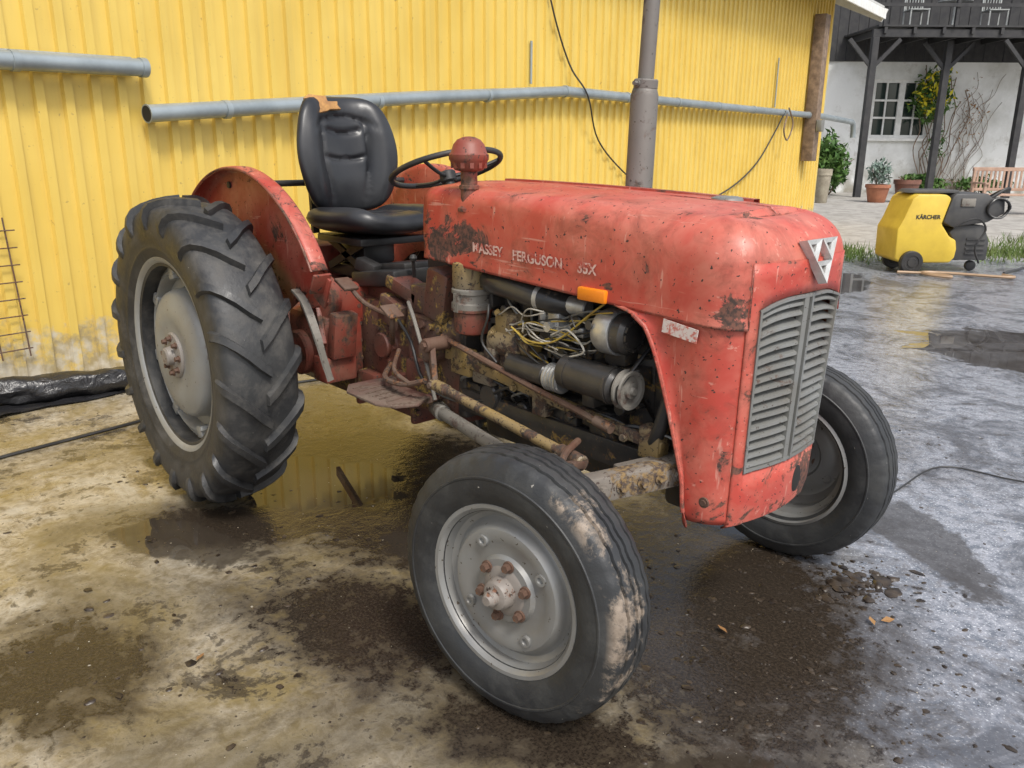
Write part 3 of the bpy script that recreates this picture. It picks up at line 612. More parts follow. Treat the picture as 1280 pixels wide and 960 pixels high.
mb=MB(); mb.tube([(.70,-.25,.70),(.82,-.33,.78),(.84,-.34,.84)],.010,8,sm=4); mb.box((.845,-.345,.85),(.07,.06,.010),(0,.5,0),bev=.003); obj(mb,'pedal',RUST,tr,ang=35)
mb=MB(); mb.tube([(.62,-.2,.78),(.60,-.30,.84),(.55,-.33,.90)],.009,8,sm=4); mb.box((.54,-.335,.905),(.08,.06,.012),(0,.4,0),bev=.003); obj(mb,'pedal',RUST,tr,ang=35)
mb=MB(); mb.tube([(.70,-.26,.62),(.78,-.34,.60),(.92,-.36,.61),(1.02,-.34,.64)],.010,8,sm=4); obj(mb,'linkage_rod',RUST,tr)
mb=MB(); mb.tube([(.74,-.25,.68),(.84,-.34,.64),(.96,-.36,.62)],.008,8,sm=4); obj(mb,'linkage_rod',RUST,tr)
# footplate
mb=MB()
poly=[(.66,-.28),(.66,-.42),(.73,-.47),(.92,-.475),(.99,-.44),(1.02,-.37),(.97,-.28)]
mb.prism(poly,MT((0,0,.555)),.010,bev=.003)
for k in range(6): mb.box((.72+k*.042,-.385,.567),(.006,.11,.004),(0,0,.1))
mb.beam((.70,-.30,.55),(.62,-.12,.55),.03,.02); mb.beam((.96,-.30,.55),(.93,-.12,.56),.03,.02)
obj(mb,'foot_step',STEP,tr,ang=30)
# ---- engine
mb=MB(); mb.box((1.42,0,.74),(.80,.28,.40),bev=.02); mb.box((1.42,0,.48),(.72,.24,.14),bev=.03); mb.box((1.38,0,.975),(.66,.22,.09),bev=.02)
for k in range(6): mb.box((1.1+k*.12,-.145,.72),(.018,.02,.34),bev=.004)
for k in range(9): mb.bolt((1.08+k*.085,-.142,.575),(0,-1,0),.009,.012); mb.bolt((1.08+k*.085,-.145,.925),(0,-1,0),.009,.012)
mb.box((1.05,0,.72),(.05,.42,.46),bev=.01)
mb.box((1.86,0,.70),(.14,.26,.36),bev=.02); mb.box((1.95,0,.52),(.12,.34,.16),bev=.02)
mb.beam((1.05,-.2,.56),(1.86,-.19,.55),.03,.08,bev=.006)
for k in range(7): mb.cyl((1.12+k*.09,-.14,.65),(1.12+k*.09,-.175,.65),.022,n=14,bev=.004)
mb.box((1.48,-.16,.62),(.16,.06,.10),bev=.01); mb.box((1.68,-.16,.60),(.10,.08,.12),bev=.012); mb.box((1.72,-.17,.86),(.08,.06,.10),bev=.01)
mb.cyl((1.20,-.14,.60),(1.20,-.22,.60),.045,n=20,bev=.006); mb.cyl((1.34,-.15,.58),(1.34,-.20,.58),.03,n=16,bev=.004)
er=random.Random(21)
for k in range(60):
    x=er.uniform(1.08,1.80); z=er.uniform(.55,.95)
    if k%3==0: mb.box((x,-.165,z),(er.uniform(.03,.08),.06,er.uniform(.03,.07)),(0,er.uniform(-.3,.3),0),bev=.005)
    elif k%3==1: mb.cyl((x,-.14,z),(x,-.205,z),er.uniform(.012,.025),n=12,bev=.003)
    else: mb.bolt((x,-.145,z),(0,-1,0),.010,.04)
obj(mb,'engine_block',ENG,tr,ang=30)
mb=MB(); mb.beam((1.0,-.23,.715),(1.92,-.22,.625),.020,.034,bev=.004)
for x in (1.1,1.35,1.6,1.8): mb.bolt((x,-.240,.705-(x-1)*.095),(0,-1,0),.010,.012)
mb.box((1.08,-.22,.70),(.10,.04,.09),bev=.006); mb.box((1.88,-.21,.63),(.07,.05,.09),bev=.006); mb.box((1.45,-.21,.64),(.06,.04,.08),bev=.005)
obj(mb,'side_rail',CASTY,tr,ang=30)
mb=MB(); mb.tube([(1.0,-.25,.775),(1.2,-.26,.745),(1.45,-.26,.70),(1.62,-.26,.675),(1.74,-.27,.66)],.010,8,sm=3); mb.cyl((1.72,-.27,.664),(1.78,-.27,.655),.016,n=12); obj(mb,'throttle_rod',RUST,tr)
mb=MB()
mb.cyl((1.22,-.20,.80),(1.36,-.20,.80),.05,n=20,bev=.01); mb.box((1.30,-.20,.86),(.10,.07,.08),bev=.01); mb.box((1.26,-.18,.72),(.12,.08,.09),bev=.015); mb.cyl((1.36,-.20,.80),(1.40,-.20,.80),.032,n=16)
mb.box((1.18,-.2,.69),(.10,.06,.10),bev=.01); mb.box((1.24,-.235,.755),(.05,.03,.05),bev=.006)
for k in range(3): mb.cyl((1.37,-.22+.02*k,.83),(1.39,-.22+.02*k,.85),.008,n=8)
for x,z in ((1.25,.83),(1.33,.77),(1.20,.73),(1.28,.90)): mb.bolt((x,-.245,z),(0,-1,0),.008,.01)
obj(mb,'injection_pump',CASTY,tr,ang=30)
mb=MB(); M=MT((1.115,-.21,.80)); mb.lathe([(0,0),(.04,0),(.058,.008),(.062,.02),(.062,.075),(.070,.08),(.070,.088)],M,32,mi=0); mb.lathe([(.070,.088),(.070,.105),(.064,.11),(.064,.135),(.069,.138),(.069,.15),(.064,.155)],M,32,mi=1)
mb.lathe([(.064,.155),(.066,.16),(.066,.235),(.05,.25),(0,.25)],M,32,mi=2)
mb.box((1.115,-.277,.91),(.02,.012,.06),mi=1)
obj(mb,'air_cleaner',[REDD,STAY,CASTY],tr,ang=35)
mb=MB(); mb.tube([(1.17,-.19,.985),(1.25,-.225,.985),(1.36,-.235,.980),(1.47,-.225,.965),(1.53,-.18,.95)],.036,16,sm=6); obj(mb,'intake_hose',OILY,tr)
mb=MB(); mb.cyl((1.53,-.19,.955),(1.60,-.18,.95),.028,n=16,bev=.004); mb.cyl((1.445,-.228,.969),(1.46,-.226,.968),.039,n=16); mb.box((1.50,-.20,.90),(.05,.05,.06),bev=.006)
mb.cyl((1.44,-.2,.88),(1.44,-.2,.93),.018,n=12);mb.box((1.55,-.18,.88),(.10,.04,.03),bev=.005);mb.cyl((1.50,-.22,.89),(1.50,-.25,.89),.015,n=10)
obj(mb,'fuel_fitting',SILV,tr,ang=30)
mb=MB(); mb.cyl((1.33,-.235,.745),(1.50,-.235,.740),.036,n=24,bev=.008,mi=0); mb.cyl((1.50,-.235,.74),(1.565,-.235,.738),.040,n=24,bev=.006,mi=1)
for k in range(5): mb.cyl((1.507+k*.012,-.235,.74),(1.512+k*.012,-.235,.74),.0425,n=24,mi=1)
obj(mb,'oil_filter',[OILY,SILV],tr,ang=35)
mb=MB(); mb.cyl((1.57,-.245,.775),(1.78,-.245,.768),.050,n=28,bev=.010); mb.cyl((1.60,-.245,.775),(1.61,-.245,.7745),.052,n=28); mb.cyl((1.755,-.245,.768),(1.765,-.245,.768),.0535,n=28); mb.box((1.66,-.20,.71),(.05,.08,.06),bev=.01); obj(mb,'dynamo',OILY,tr,ang=35)
mb=MB(); M=MT((1.80,-.245,.768),(1,0,0)); mb.lathe([(0,.036),(.010,.036),(.013,.028),(.022,.026),(.024,.018),(.038,.016),(.044,.024),(.053,.026),(.055,.02),(.043,.012),(.055,.004),(.055,-.002),(.02,-.004),(.012,-.02)],M,32); obj(mb,'pulley',STAY,tr,ang=40)
mb=MB(); M=MT((1.75,-.215,.91),(1,0,0)); mb.lathe([(0,.055),(.02,.055),(.046,.048),(.056,.035),(.056,.004)],M,32,mi=1); mb.lathe([(.062,.004),(.063,.0),(.063,-.045),(.056,-.06),(0,-.06)],M,32,mi=0); mb.lathe([(.0565,.004),(.062,.004)],M,32,mi=0)
for k in range(12): a=2*pi*k/12; mb.box((1.80,-.215+.040*math.cos(a),.91+.040*math.sin(a)),(.012,.008,.016),(a,0,0),mi=1)
mb.cyl((1.69,-.275,.93),(1.69,-.280,.93),.012,n=10,mi=1)
obj(mb,'alternator',[SILV,OILY],tr,ang=35)
mb=MB()
def belt(pts,w):
    rows=[[p+V(dx,0,0) for p in pts] for dx in (-w/2,w/2)]; mb.grid(rows,closed=True)
pts=[V(1.815,-.245+.050*math.cos(a),.768+.050*math.sin(a)) for a in [pi*.9+pi*1.0*i/10 for i in range(11)]]+[V(1.815,-.05+.075*math.cos(a),.62+.075*math.sin(a)) for a in [-pi*.5+i*pi*.7/8 for i in range(9)]]+[V(1.815,-.03+.06*math.cos(a),.90+.06*math.sin(a)) for a in [0+i*pi*.7/8 for i in range(9)]]
belt(pts,.012); obj(mb,'fan_belt',BLK,tr,solid=.006)
mb=MB(); mb.cyl((1.83,0,.86),(1.90,0,.86),.05,n=20)
for k in range(6):
    a=2*pi*k/6; mb.box(V(1.89,.09*math.cos(a),.86+.09*math.sin(a)),(.004,.14,.06),(a,.0,0))
obj(mb,'cooling_fan',BLK,tr)
mb=MB(); mb.tube([(1.86,-.1,.98),(1.93,-.16,.96),(1.97,-.18,.88)],.024,12,sm=4); obj(mb,'radiator_hose',BLK,tr)
mb=MB(); mb.tube([(1.84,-.20,.58),(1.90,-.22,.66),(1.93,-.21,.78),(1.96,-.18,.84)],.02,12,sm=4); obj(mb,'radiator_hose',BLK,tr)
wr=random.Random(3)
mb=MB()
for k in range(28):
    x=wr.uniform(1.26,1.55); z=wr.uniform(.82,.91); p=[V(x,-.24,z)]
    for j in range(4): p.append(p[-1]+V(wr.uniform(.02,.09),wr.uniform(-.02,.02),wr.uniform(-.035,.035)))
    for q in p: q.y=max(-.268,min(-.20,q.y)); q.z=min(.98,q.z)
    mb.tube(p,.0024,6,sm=5,mi=(0,1,0,1,3)[k%5])
mb.tube([(1.36,-.262,.87),(1.44,-.262,.84),(1.55,-.262,.86),(1.68,-.255,.96),(1.72,-.25,.99)],.003,6,sm=6,mi=3)
mb.tube([(1.52,-.25,.87),(1.60,-.265,.90),(1.66,-.26,.85),(1.60,-.26,.82)],.003,6,sm=6,mi=0)
mb.tube([(1.24,-.25,.92),(1.25,-.262,.88),(1.22,-.26,.80),(1.28,-.25,.74)],.004,6,sm=6,mi=1)
for k in range(5): mb.tube([(1.38,-.2+.01*k,.85),(1.30+.1*k,-.215,.93+.004*k),(1.25+.14*k,-.17,.95),(1.25+.14*k,-.13,.93)],.0035,6,sm=6,mi=2)
for k in range(10):
    x=1.03+k*.085; mb.tube([(x,-.18,.60),(x+.04,-.22,.64+.02*math.sin(k*2)),(x+.12,-.215,.66),(x+.2,-.18,.62)],.004 if k%2 else .006,6,sm=5,mi=1 if k%3 else 2)
obj(mb,'wiring',[WIREW,BLK,STEEL,WIREY],tr)
mb=MB(); mb.cyl((1.06,-.33,.635),(1.80,-.42,.605),.016,n=14); mb.cyl((1.72,-.41,.608),(1.82,-.425,.604),.022,n=14,bev=.004); mb.cyl((1.05,-.33,.635),(1.14,-.34,.632),.020,n=14,bev=.004)
obj(mb,'drag_link',CASTY,tr)
mb=MB(); mb.cyl((.96,-.24,.50),(1.86,-.46,.52),.022,n=14); mb.cyl((.92,-.22,.50),(1.0,-.25,.5),.03,n=14,bev=.004); obj(mb,'radius_rod',STAY,tr)
mb=MB(); mb.beam((1.02,-.31,.76),(1.06,-.33,.62),.02,.04,bev=.005); mb.cyl((1.02,-.24,.76),(1.02,-.34,.76),.024,n=18,bev=.004); mb.bolt((1.02,-.335,.76),(0,-1,0),.013,.015); mb.bolt((1.06,-.345,.635),(0,-1,0),.011,.012)
obj(mb,'drop_arm',RUST,tr,ang=30)
mb=MB(); mb.beam((1.81,-.425,.60),(1.86,-.54,.64),.03,.02,bev=.004); mb.tube([(1.74,-.36,.63),(1.80,-.47,.640),(1.86,-.55,.645)],.010,8,sm=4)
obj(mb,'steering_arm',RUST,tr,ang=30)
# front axle
mb=MB()
mb.box((1.985,0,.57),(.09,.42,.085),bev=.008)
for sg in (-1,1):
    mb.beam((1.985,sg*.15,.575),(1.865,sg*.56,.570),.05,.070,bev=.006); mb.beam((1.955,sg*.14,.575),(1.90,sg*.36,.572),.09,.050,bev=.006)
    mb.cyl((1.85,sg*.575,.36),(1.85,sg*.575,.66),.028,n=18,bev=.005); mb.cyl((1.85,sg*.575,.52),(1.85,sg*.575,.62),.04,n=18,bev=.005)
    mb.cyl((1.85,sg*.575,.37),(1.825,sg*.70,.35),.026,.02,n=16); mb.bolt((1.85,sg*.575,.66),(0,0,1),.018,.015)
    for f in (.20,.32,.45,.60,.74):
        p=V(1.985,sg*.15,.575).lerp(V(1.865,sg*.56,.57),f); dd=(V(1.865,sg*.56,.57)-V(1.985,sg*.15,.575)).normalized(); nrm=dd.cross(V(0,0,1)); nrm=nrm if nrm.x>0 else -nrm
        mb.bolt(p+nrm*.025,nrm,.014,.014); mb.bolt(p-nrm*.025,-nrm,.014,.014)
AXM=worn('axle_paint',(.13,.115,.10),(.19,.165,.14),c1=(.24,.16,.07),c2=(.07,.05,.04),chip=.57,soft=.06,sc=9,rough=.55,speck=.62,dust=(.26,.23,.19),dustamt=.6)
obj(mb,'front_axle',AXM,tr,ang=30)
mb=MB(); mb.box((1.98,0,.50),(.16,.30,.08),bev=.01); mb.box((2.03,0,.58),(.08,.36,.10),bev=.01); obj(mb,'axle_bracket',ENG,tr,ang=30)
# ---- wheels
HUBR=worn('hub_rust',(.24,.22,.20),(.19,.165,.145),c1=(.2,.10,.06),chip=.60,sc=12,dust=(.30,.27,.24),dustamt=.6)
def rear_wheel(c,sg):
    c=V(*c); wo=sub('rear_wheel',tr,c); Z=V(0,sg,0); M=MT(c,Z,(1,0,0))
    half=[(.365,.105),(.385,.118),(.41,.128),(.414,.131),(.42,.131),(.424,.130),(.44,.137),(.47,.142),(.50,.142),(.53,.138),(.550,.130),(.563,.115),(.572,.09),(.577,.06),(.580,.03),(.581,0)]
    prof=[(r,-h) for r,h in half]+[(r,h) for r,h in half[::-1][1:]]+[(.345,.10),(.345,-.10)]
    mb=MB(); mb.lathe(prof,M,96,closed=True)
    st=[(-.008,.577,.028,1,0),(.03,.576,.028,1,0),(.065,.572,.029,.99,.1),(.095,.563,.031,.95,.3),(.118,.552,.032,.85,.5),(.131,.538,.027,.7,.7),(.140,.520,.018,.3,.95),(.143,.50,.010,0,1),(.143,.485,.004,0,1),(.143,.475,-.004,0,1)]
    NL=19; dirn=1 if sg<0 else -1
    for side in (1,-1):
        for k in range(NL):
            th0=2*pi*(k+(0 if side==1 else .5))/NL+random.uniform(-.006,.006); rows=[]; jj=random.uniform(-.003,.002)
            for h,rb,lh,nr,na in st:
                f=1-max(0,min(1,h/.143)); th=th0-dirn*.27*f; wv=(.042+.014*f)
                if h<0: wv*=.85
                l=math.hypot(nr,na); nr,na=nr/l,na/l; lh2=lh+(jj if lh>.01 else 0)
                row=[]
                for (dw,top) in ((-1.35,0),(-1.05,.70),(-.86,1),(.86,1),(1.05,.70),(1.35,0)):
                    r_b=rb-.006*(1-top)*nr+lh2*top*nr; hh=h*side+(lh2*top-.003*(1-top))*na*side; a=th+dw*wv*.62*(.58/rb)
                    row.append(M@Vector((r_b*math.cos(a),r_b*math.sin(a),hh)))
                rows.append(row if side>0 else row[::-1])
            mb.grid(rows)
            o=len(mb.v)-len(rows)*6; mb.f.append([o,o+1,o+2,o+3,o+4,o+5]); mb.m.append(0)
    obj(mb,'tyre',TYRE,wo,ang=38)
    mb=MB(); M2=M@Matrix.Translation((0,0,.112))
    mb.lathe([(.372,-.235),(.385,-.228),(.372,-.222),(.352,-.20),(.345,-.17),(.325,-.15),(.322,-.10),(.345,-.07),(.350,-.035),(.355,-.012),(.366,.0),(.380,.004),(.384,-.004),(.38,-.012)],M2,72)
    mb.lathe([(.33,-.06),(.318,-.058),(.31,-.050),(.305,-.06),(.30,-.10),(.262,-.105),(.256,-.095),(.252,-.055),(.245,-.035),(.232,-.024),(.20,-.012),(.16,-.006),(.13,-.012),(.10,-.014),(.0,-.014)],M2,72)
    for k in range(8):
        a=2*pi*k/8+.2; p=M2@Vector((.315*math.cos(a),.315*math.sin(a),-.075)); mb.box(p,(.05,.05,.05),(0,-a,0),bev=.008)
    obj(mb,'rim',RIMR,wo,'grey dished steel rim',ang=35)
    mb=MB(); mb.lathe([(.0,.028),(.026,.028),(.034,.022),(.038,-.0),(.085,-.004),(.090,-.010),(.090,-.018)],M2,40)
    obj(mb,'hub',HUBR,wo,ang=35)
    for k in range(8): mb=MB(); a=2*pi*k/8; mb.bolt(M2@Vector((.068*math.cos(a),.068*math.sin(a),-.004)),Z,.010,.018); obj(mb,'wheel_nut',RUST,wo,ang=30)
rear_wheel((0,-.689,.607),-1); rear_wheel((0,.689,.607),1)
def front_wheel(c,sg,steer):
    c=V(*c); wo=sub('front_wheel',tr,c); Z=V(-math.sin(steer),math.cos(steer),0)*sg; M=MT(c,Z,(math.cos(steer),math.sin(steer),0))
    half=[(.218,.064),(.235,.076),(.255,.083),(.275,.0855),(.292,.085),(.294,.0868),(.298,.0868),(.300,.084),(.315,.079),(.326,.073),(.333,.069),(.341,.0625),(.3445,.054),(.346,.045),(.340,.0425),(.340,.0385),(.348,.036),(.350,.025),(.350,.0145),(.343,.012),(.343,.008),(.350,.0055),(.350,0)]
    prof=[(r,-h) for r,h in half]+[(r,h) for r,h in half[::-1][1:]]+[(.205,.06),(.205,-.06)]
    NA=240
    mb=MB(); vs=[]
    for j,(r,h) in enumerate(prof):
        for i in range(NA):
            a=2*pi*i/NA; rr=r; hh=h
            zig=.0016*(1 if math.sin(a*40)>0 else -1)
            if .332<r and abs(h)<.05: hh=h+zig
            if .325<r<.3455 and abs(h)>.05: rr=r-.002*(1 if math.sin(a*40+(1.5 if h>0 else 0))>.35 else 0)
            vs.append(M@Vector((rr*math.cos(a),rr*math.sin(a),hh)))
    k=len(prof); fs=[[j*NA+i,j*NA+(i+1)%NA,((j+1)%k)*NA+(i+1)%NA,((j+1)%k)*NA+i] for j in range(k) for i in range(NA)]
    mb.add(vs,fs); obj(mb,'tyre',TYREF if sg<0 else TYREG,wo,ang=32)
    mb=MB(); M2=M@Matrix.Translation((0,0,.070))
    mb.lathe([(.218,-.148),(.228,-.143),(.220,-.137),(.205,-.125),(.200,-.10),(.182,-.09),(.178,-.06),(.182,-.042),(.198,-.034),(.203,-.018),(.208,-.006),(.216,.0015),(.226,.002),(.229,-.004),(.225,-.01)],M2,72)
    mb.lathe([(.190,-.045),(.180,-.040),(.172,-.032),(.166,-.020),(.158,-.012),(.145,-.010),(.125,-.016),(.105,-.022),(.09,-.022),(.082,-.012),(.05,-.010)],M2,72)
    for k in range(4):
        a=2*pi*k/4+.55; p=M2@Vector((.133*math.cos(a),.133*math.sin(a),-.013)); mb.lathe([(.0,.0),(.007,.0),(.009,.006),(.015,.006),(.016,-.002)],MT(p,Z),16)
    obj(mb,'rim',RIM,wo,'dull grey steel front rim',ang=35)
    mb=MB(); mb.lathe([(.0,.052),(.014,.052),(.018,.047),(.020,.03),(.034,.026),(.038,.02),(.042,-.004),(.060,-.008),(.066,-.012)],M2,36); mb.lathe([(0,.056),(.012,.056),(.016,.05),(.02,.044)],M2,20); mb.cyl(M@Vector((0,0,-.02)),M@Vector((0,0,-.10)),.055,n=24)
    obj(mb,'hub',HUBR,wo,ang=35)
    for k in range(6): mb=MB(); a=2*pi*k/6+.3; mb.bolt(M2@Vector((.072*math.cos(a),.072*math.sin(a),-.010)),Z,.0115,.018); obj(mb,'wheel_nut',RUST,wo,ang=30)
front_wheel((1.825,-.652,.350),-1,.136); front_wheel((1.825,.652,.350),1,.10)
# ---- fenders
for sg in (-1,1):
    mb=MB(); rows=[]
    prof=[(.30,.43),(.45,.43),(.60,.43),(.672,.431),(.690,.438),(.697,.448),(.699,.468),(.697,.490),(.692,.500),(.684,.502)]
    for i in range(49):
        th=math.radians(31+(165-31)*i/48); row=[]
        for r,y in prof:
            q=mnoise.noise(V(r*6,y*6,i*.35))*.004
            row.append(V((r+q)*math.cos(th),sg*(y+q),.615+(r+q)*math.sin(th)))
        rows.append(row)
    if sg>0: rows=rows[::-1]
    mb.grid(rows)
    fo=obj(mb,'fender',RED,tr,'faded red rear fender with rusty edge',ang=50,solid=.004,offs=0)
    mb=MB(); pts=[V(.691*math.cos(a),sg*.503,.615+.691*math.sin(a)) for a in [math.radians(31+134*i/40) for i in range(41)]]; mb.tube(pts,.005,8); obj(mb,'fender_edge',REDD,fo)
    mb=MB(); mb.box((.58,sg*.465,.925),(.012,.07,.08),(0,.5,0),bev=.004); mb.box((.55,sg*.44,.90),(.08,.012,.12),(0,.45,0),bev=.004); obj(mb,'fender_bracket',REDD,fo,ang=30)
mb=MB(); mb.tube([(-.17,-.44,1.235),(-.17,.44,1.235)],.014,10); obj(mb,'fender_crossbar',BLK,tr)
mb=MB(); mb.tube([(-.2,-.40,1.235),(-.16,-.40,1.0)],.016,8); obj(mb,'lamp_stalk',BLK,tr)
mb=MB(); mb.box((-.04,-.41,1.13),(.05,.02,.2),(.1,-.35,0),bev=.004); obj(mb,'metal_strap',STEEL,tr)
mb=MB(); mb.box((-.18,0,.90),(.26,.30,.16),bev=.03); mb.box((-.27,0,.6),(.14,.28,.3),bev=.03)
for sg in (-1,1): mb.beam((-.1,sg*.20,.92),(-.5,sg*.26,.90),.03,.05,bev=.006); mb.beam((-.1,sg*.14,.48),(-.85,sg*.38,.45),.025,.06,bev=.006); mb.cyl((-.5,sg*.27,.90),(-.55,sg*.30,.47),.014,n=12)
obj(mb,'rear_linkage',REDD,tr,ang=30)
# ------------------------------------------------------------------ background
O0=V(3.1764,-1.915,0); DH=V(-.739,.674,0).normalized(); LH=V(.674,.739,0).normalized()
def h3(L,D,z=0): return O0+DH*D+LH*L+V(0,0,z)
rotL=math.atan2(LH.y,LH.x)
ho=thing('farmhouse',h3(14,27),'white rendered farmhouse with black timber upper floor and balcony','house')
mb=MB()
wl,wr_,wb,wt=11.10,12.93,1.66,3.40
def quad(mb,L0,L1,z0,z1,D=27.,mi=0): mb.add([h3(L0,D,z0),h3(L1,D,z0),h3(L1,D,z1),h3(L0,D,z1)],[[0,1,2,3]],mi)
quad(mb,8,wl,0,3.9);quad(mb,wr_,26,0,3.9);quad(mb,wl,wr_,0,wb);quad(mb,wl,wr_,wt,3.9)
for a,b in (((wl,wb),(wl,wt)),((wl,wt),(wr_,wt)),((wr_,wt),(wr_,wb)),((wr_,wb),(wl,wb))):
    mb.add([h3(a[0],27,a[1]),h3(b[0],27,b[1]),h3(b[0],27.25,b[1]),h3(a[0],27.25,a[1])],[[0,1,2,3]])
mb.add([h3(8,27,0),h3(8,35,0),h3(8,35,3.9),h3(8,27,3.9)],[[0,1,2,3]])
obj(mb,'wall',HOUSEW,ho,ang=0,loc=(0,0,0))
win=sub('window',ho,h3(12.1,27.1,2.5))
mb=MB(); quad(mb,wl,wr_,wb,wt,27.15); obj(mb,'glass',GLASS,win,ang=0)
mb=MB()
def bar(L0,L1,z0,z1,D=27.08,t=.07): mb.box(h3((L0+L1)/2,D,(z0+z1)/2),(L1-L0,t,z1-z0),(0,0,rotL))
bar(wl,wr_,wb,wb+.1);bar(wl,wr_,wt-.1,wt);bar(wl,wl+.1,wb+.1,wt-.1);bar(wr_-.1,wr_,wb+.1,wt-.1);
mdl=(wl+wr_)/2; bar(mdl-.09,mdl+.09,wb+.1,wt-.1,27.07)
for k in (1,2):
    zz=wb+.1+(wt-wb-.2)*k/3; bar(wl+.1,mdl-.09,zz-.03,zz+.03,27.09,.05); bar(mdl+.09,wr_-.1,zz-.03,zz+.03,27.09,.05)
for a,b in ((wl+.1,mdl-.09),(mdl+.09,wr_-.1)): c_=(a+b)/2; bar(c_-.025,c_+.025,wb+.1,wt-.1,27.1,.045)
bar(wl-.08,wr_+.08,wb-.08,wb-.003,26.96,.16)
obj(mb,'frame',WHITEP,win,ang=0)
mb=MB()
for i in range(60):
    L0=8+i*.3; mb.box(h3(L0+.15,26.98,5.4),(.285,.05+.03*(i%2),3.0),(0,0,rotL))
obj(mb,'timber_cladding',BLKWOOD,ho,ang=0)
mb=MB(); mb.add([h3(7.5,26.2,6.9),h3(26,26.2,6.9),h3(26,31,9.5),h3(7.5,31,9.5)],[[0,1,2,3]]); obj(mb,'roof',simple('dark_roof',(.1,.09,.085),(.06,.055,.05),.8),ho,ang=0,solid=.2)
bal=sub('balcony',ho,h3(14,25.5,4.2))
BZ=.12
mb=MB()
for i in range(10): mb.box(h3(18,24.6+i*.26,4.48+BZ),(16,.24,.05),(0,0,rotL))
for L in [10.2+i*.8 for i in range(19)]: mb.box(h3(L,25.7,4.36+BZ),(.08,2.5,.16),(0,0,rotL))
mb.box(h3(18,24.6,4.30+BZ),(16.2,.14,.20),(0,0,rotL)); obj(mb,'deck',BLKWOOD,bal,ang=0)
mb=MB()
for i in range(9): mb.box(h3(10.15+i*1.95,24.48,5.0+BZ),(.08,.08,1.1),(0,0,rotL))
for z in (5.0,5.5): mb.box(h3(18,24.42,z+BZ),(16.2,.035,.09),(0,0,rotL))
obj(mb,'railing',BLKWOOD,bal,ang=0)
for L,D_ in ((9.95,24.5),(12.35,25.2),(14.25,24.5),(18.5,24.5)):
    mb=MB(); mb.box(h3(L,D_,2.15),(.18,.18,4.3),(0,0,rotL),.01); mb.beam(h3(L,D_,3.5),h3(L+.7,D_,4.25),.08,.1); mb.beam(h3(L,D_,3.5),h3(L-.7,D_,4.25),.08,.1); obj(mb,'post',BLKWOOD,bal,ang=0)
CHM=simple('chair_metal',(.45,.47,.46),(.30,.31,.30),.5,.2)
for L in (11.3,13.5):
    ch=thing('balcony_chair',h3(L,25.2,4.51+BZ),'pale metal garden chair on the black balcony','chair',group='chairs on the balcony')
    for dx in (-.25,.25):
        for dy in (-.22,.22): mb=MB(); mb.box(h3(L+dx,25.2+dy,4.51+BZ+(.24 if dy<0 else .5)),(.035,.035,.48 if dy<0 else 1.0),(0,0,rotL)); obj(mb,'leg',CHM,ch,ang=0)
    mb=MB(); mb.box(h3(L,25.2,4.97+BZ),(.54,.5,.03),(0,0,rotL)); obj(mb,'seat',CHM,ch,ang=0)
    mb=MB()
    for k in range(6): mb.box(h3(L-.2+k*.08,25.42,5.25+BZ),(.02,.015,.5),(0,0,rotL))
    mb.box(h3(L,25.42,5.5+BZ),(.5,.025,.04),(0,0,rotL)); obj(mb,'backrest',CHM,ch,ang=0)
tb=thing('balcony_table',h3(12.4,25.3,4.51+BZ),'round pale metal table on the black balcony','table')
mb=MB(); mb.cyl(h3(12.4,25.3,5.2+BZ),h3(12.4,25.3,5.24+BZ),.45,n=28); obj(mb,'table_top',CHM,tb)
mb=MB(); mb.cyl(h3(12.4,25.3,4.51+BZ),h3(12.4,25.3,5.2+BZ),.03,n=12); mb.cyl(h3(12.4,25.3,4.51+BZ),h3(12.4,25.3,4.53+BZ),.22,n=20); obj(mb,'pedestal',CHM,tb)
def leaves(mb,c,rad,n,size,mi=0,rnd=random,up=0):
    c=Vector(c)
    for i in range(n):
        while 1:
            p=V(rnd.uniform(-1,1),rnd.uniform(-1,1),rnd.uniform(-1,1))
            if .25<p.length<1: break
        k=.75+.5*mnoise.noise(p*2.2+c); p=c+Vector((p.x*rad[0],p.y*rad[1],p.z*rad[2]))*k
        if p.z<.02: continue
        s_=size*rnd.uniform(.5,1.3); a=V(rnd.gauss(0,1),rnd.gauss(0,1),rnd.gauss(0,1)+up).normalized(); b=a.cross(V(rnd.gauss(0,1),rnd.gauss(0,1),rnd.gauss(0,1))).normalized()
        mb.add([p-a*s_,p+b*s_*.4,p+a*s_,p-b*s_*.4],[[0,1,2,3]],mi)
def bush(name,base,rad,n,size,mat,label,cat='plant',grp=None):
    mb=MB(); b=Vector(base)
    for k in range(9): mb.tube([b,b+V(random.uniform(-.4,.4)*rad[0],random.uniform(-.4,.4)*rad[1],rad[2]*.6),b+V(random.uniform(-.8,.8)*rad[0],random.uniform(-.8,.8)*rad[1],rad[2]*1.4)],.012,5,sm=3,mi=1)
    leaves(mb,b+V(0,0,rad[2]),rad,n,size); return obj(mb,name,[mat,OLDW],None,label,cat,ang=0,group=grp)
bush('leafy_shrub',h3(8.9,24.3),(.7,.7,1.0),1500,.10,LEAF,'dense green shrub by the house corner')
bush('leafy_shrub',h3(9.5,25.5),(.7,.6,.75),900,.10,LEAF,'low green shrub beneath the white house wall')
bush('low_shrub',h3(12.6,26.2),(1.0,.5,.35),900,.08,LEAF,'low green plants at the foot of the white wall')
bush('low_shrub',h3(14.4,26.2),(1.0,.5,.3),700,.08,LEAF,'low green plants at the foot of the white wall')
mb=MB(); rv=random.Random(5)
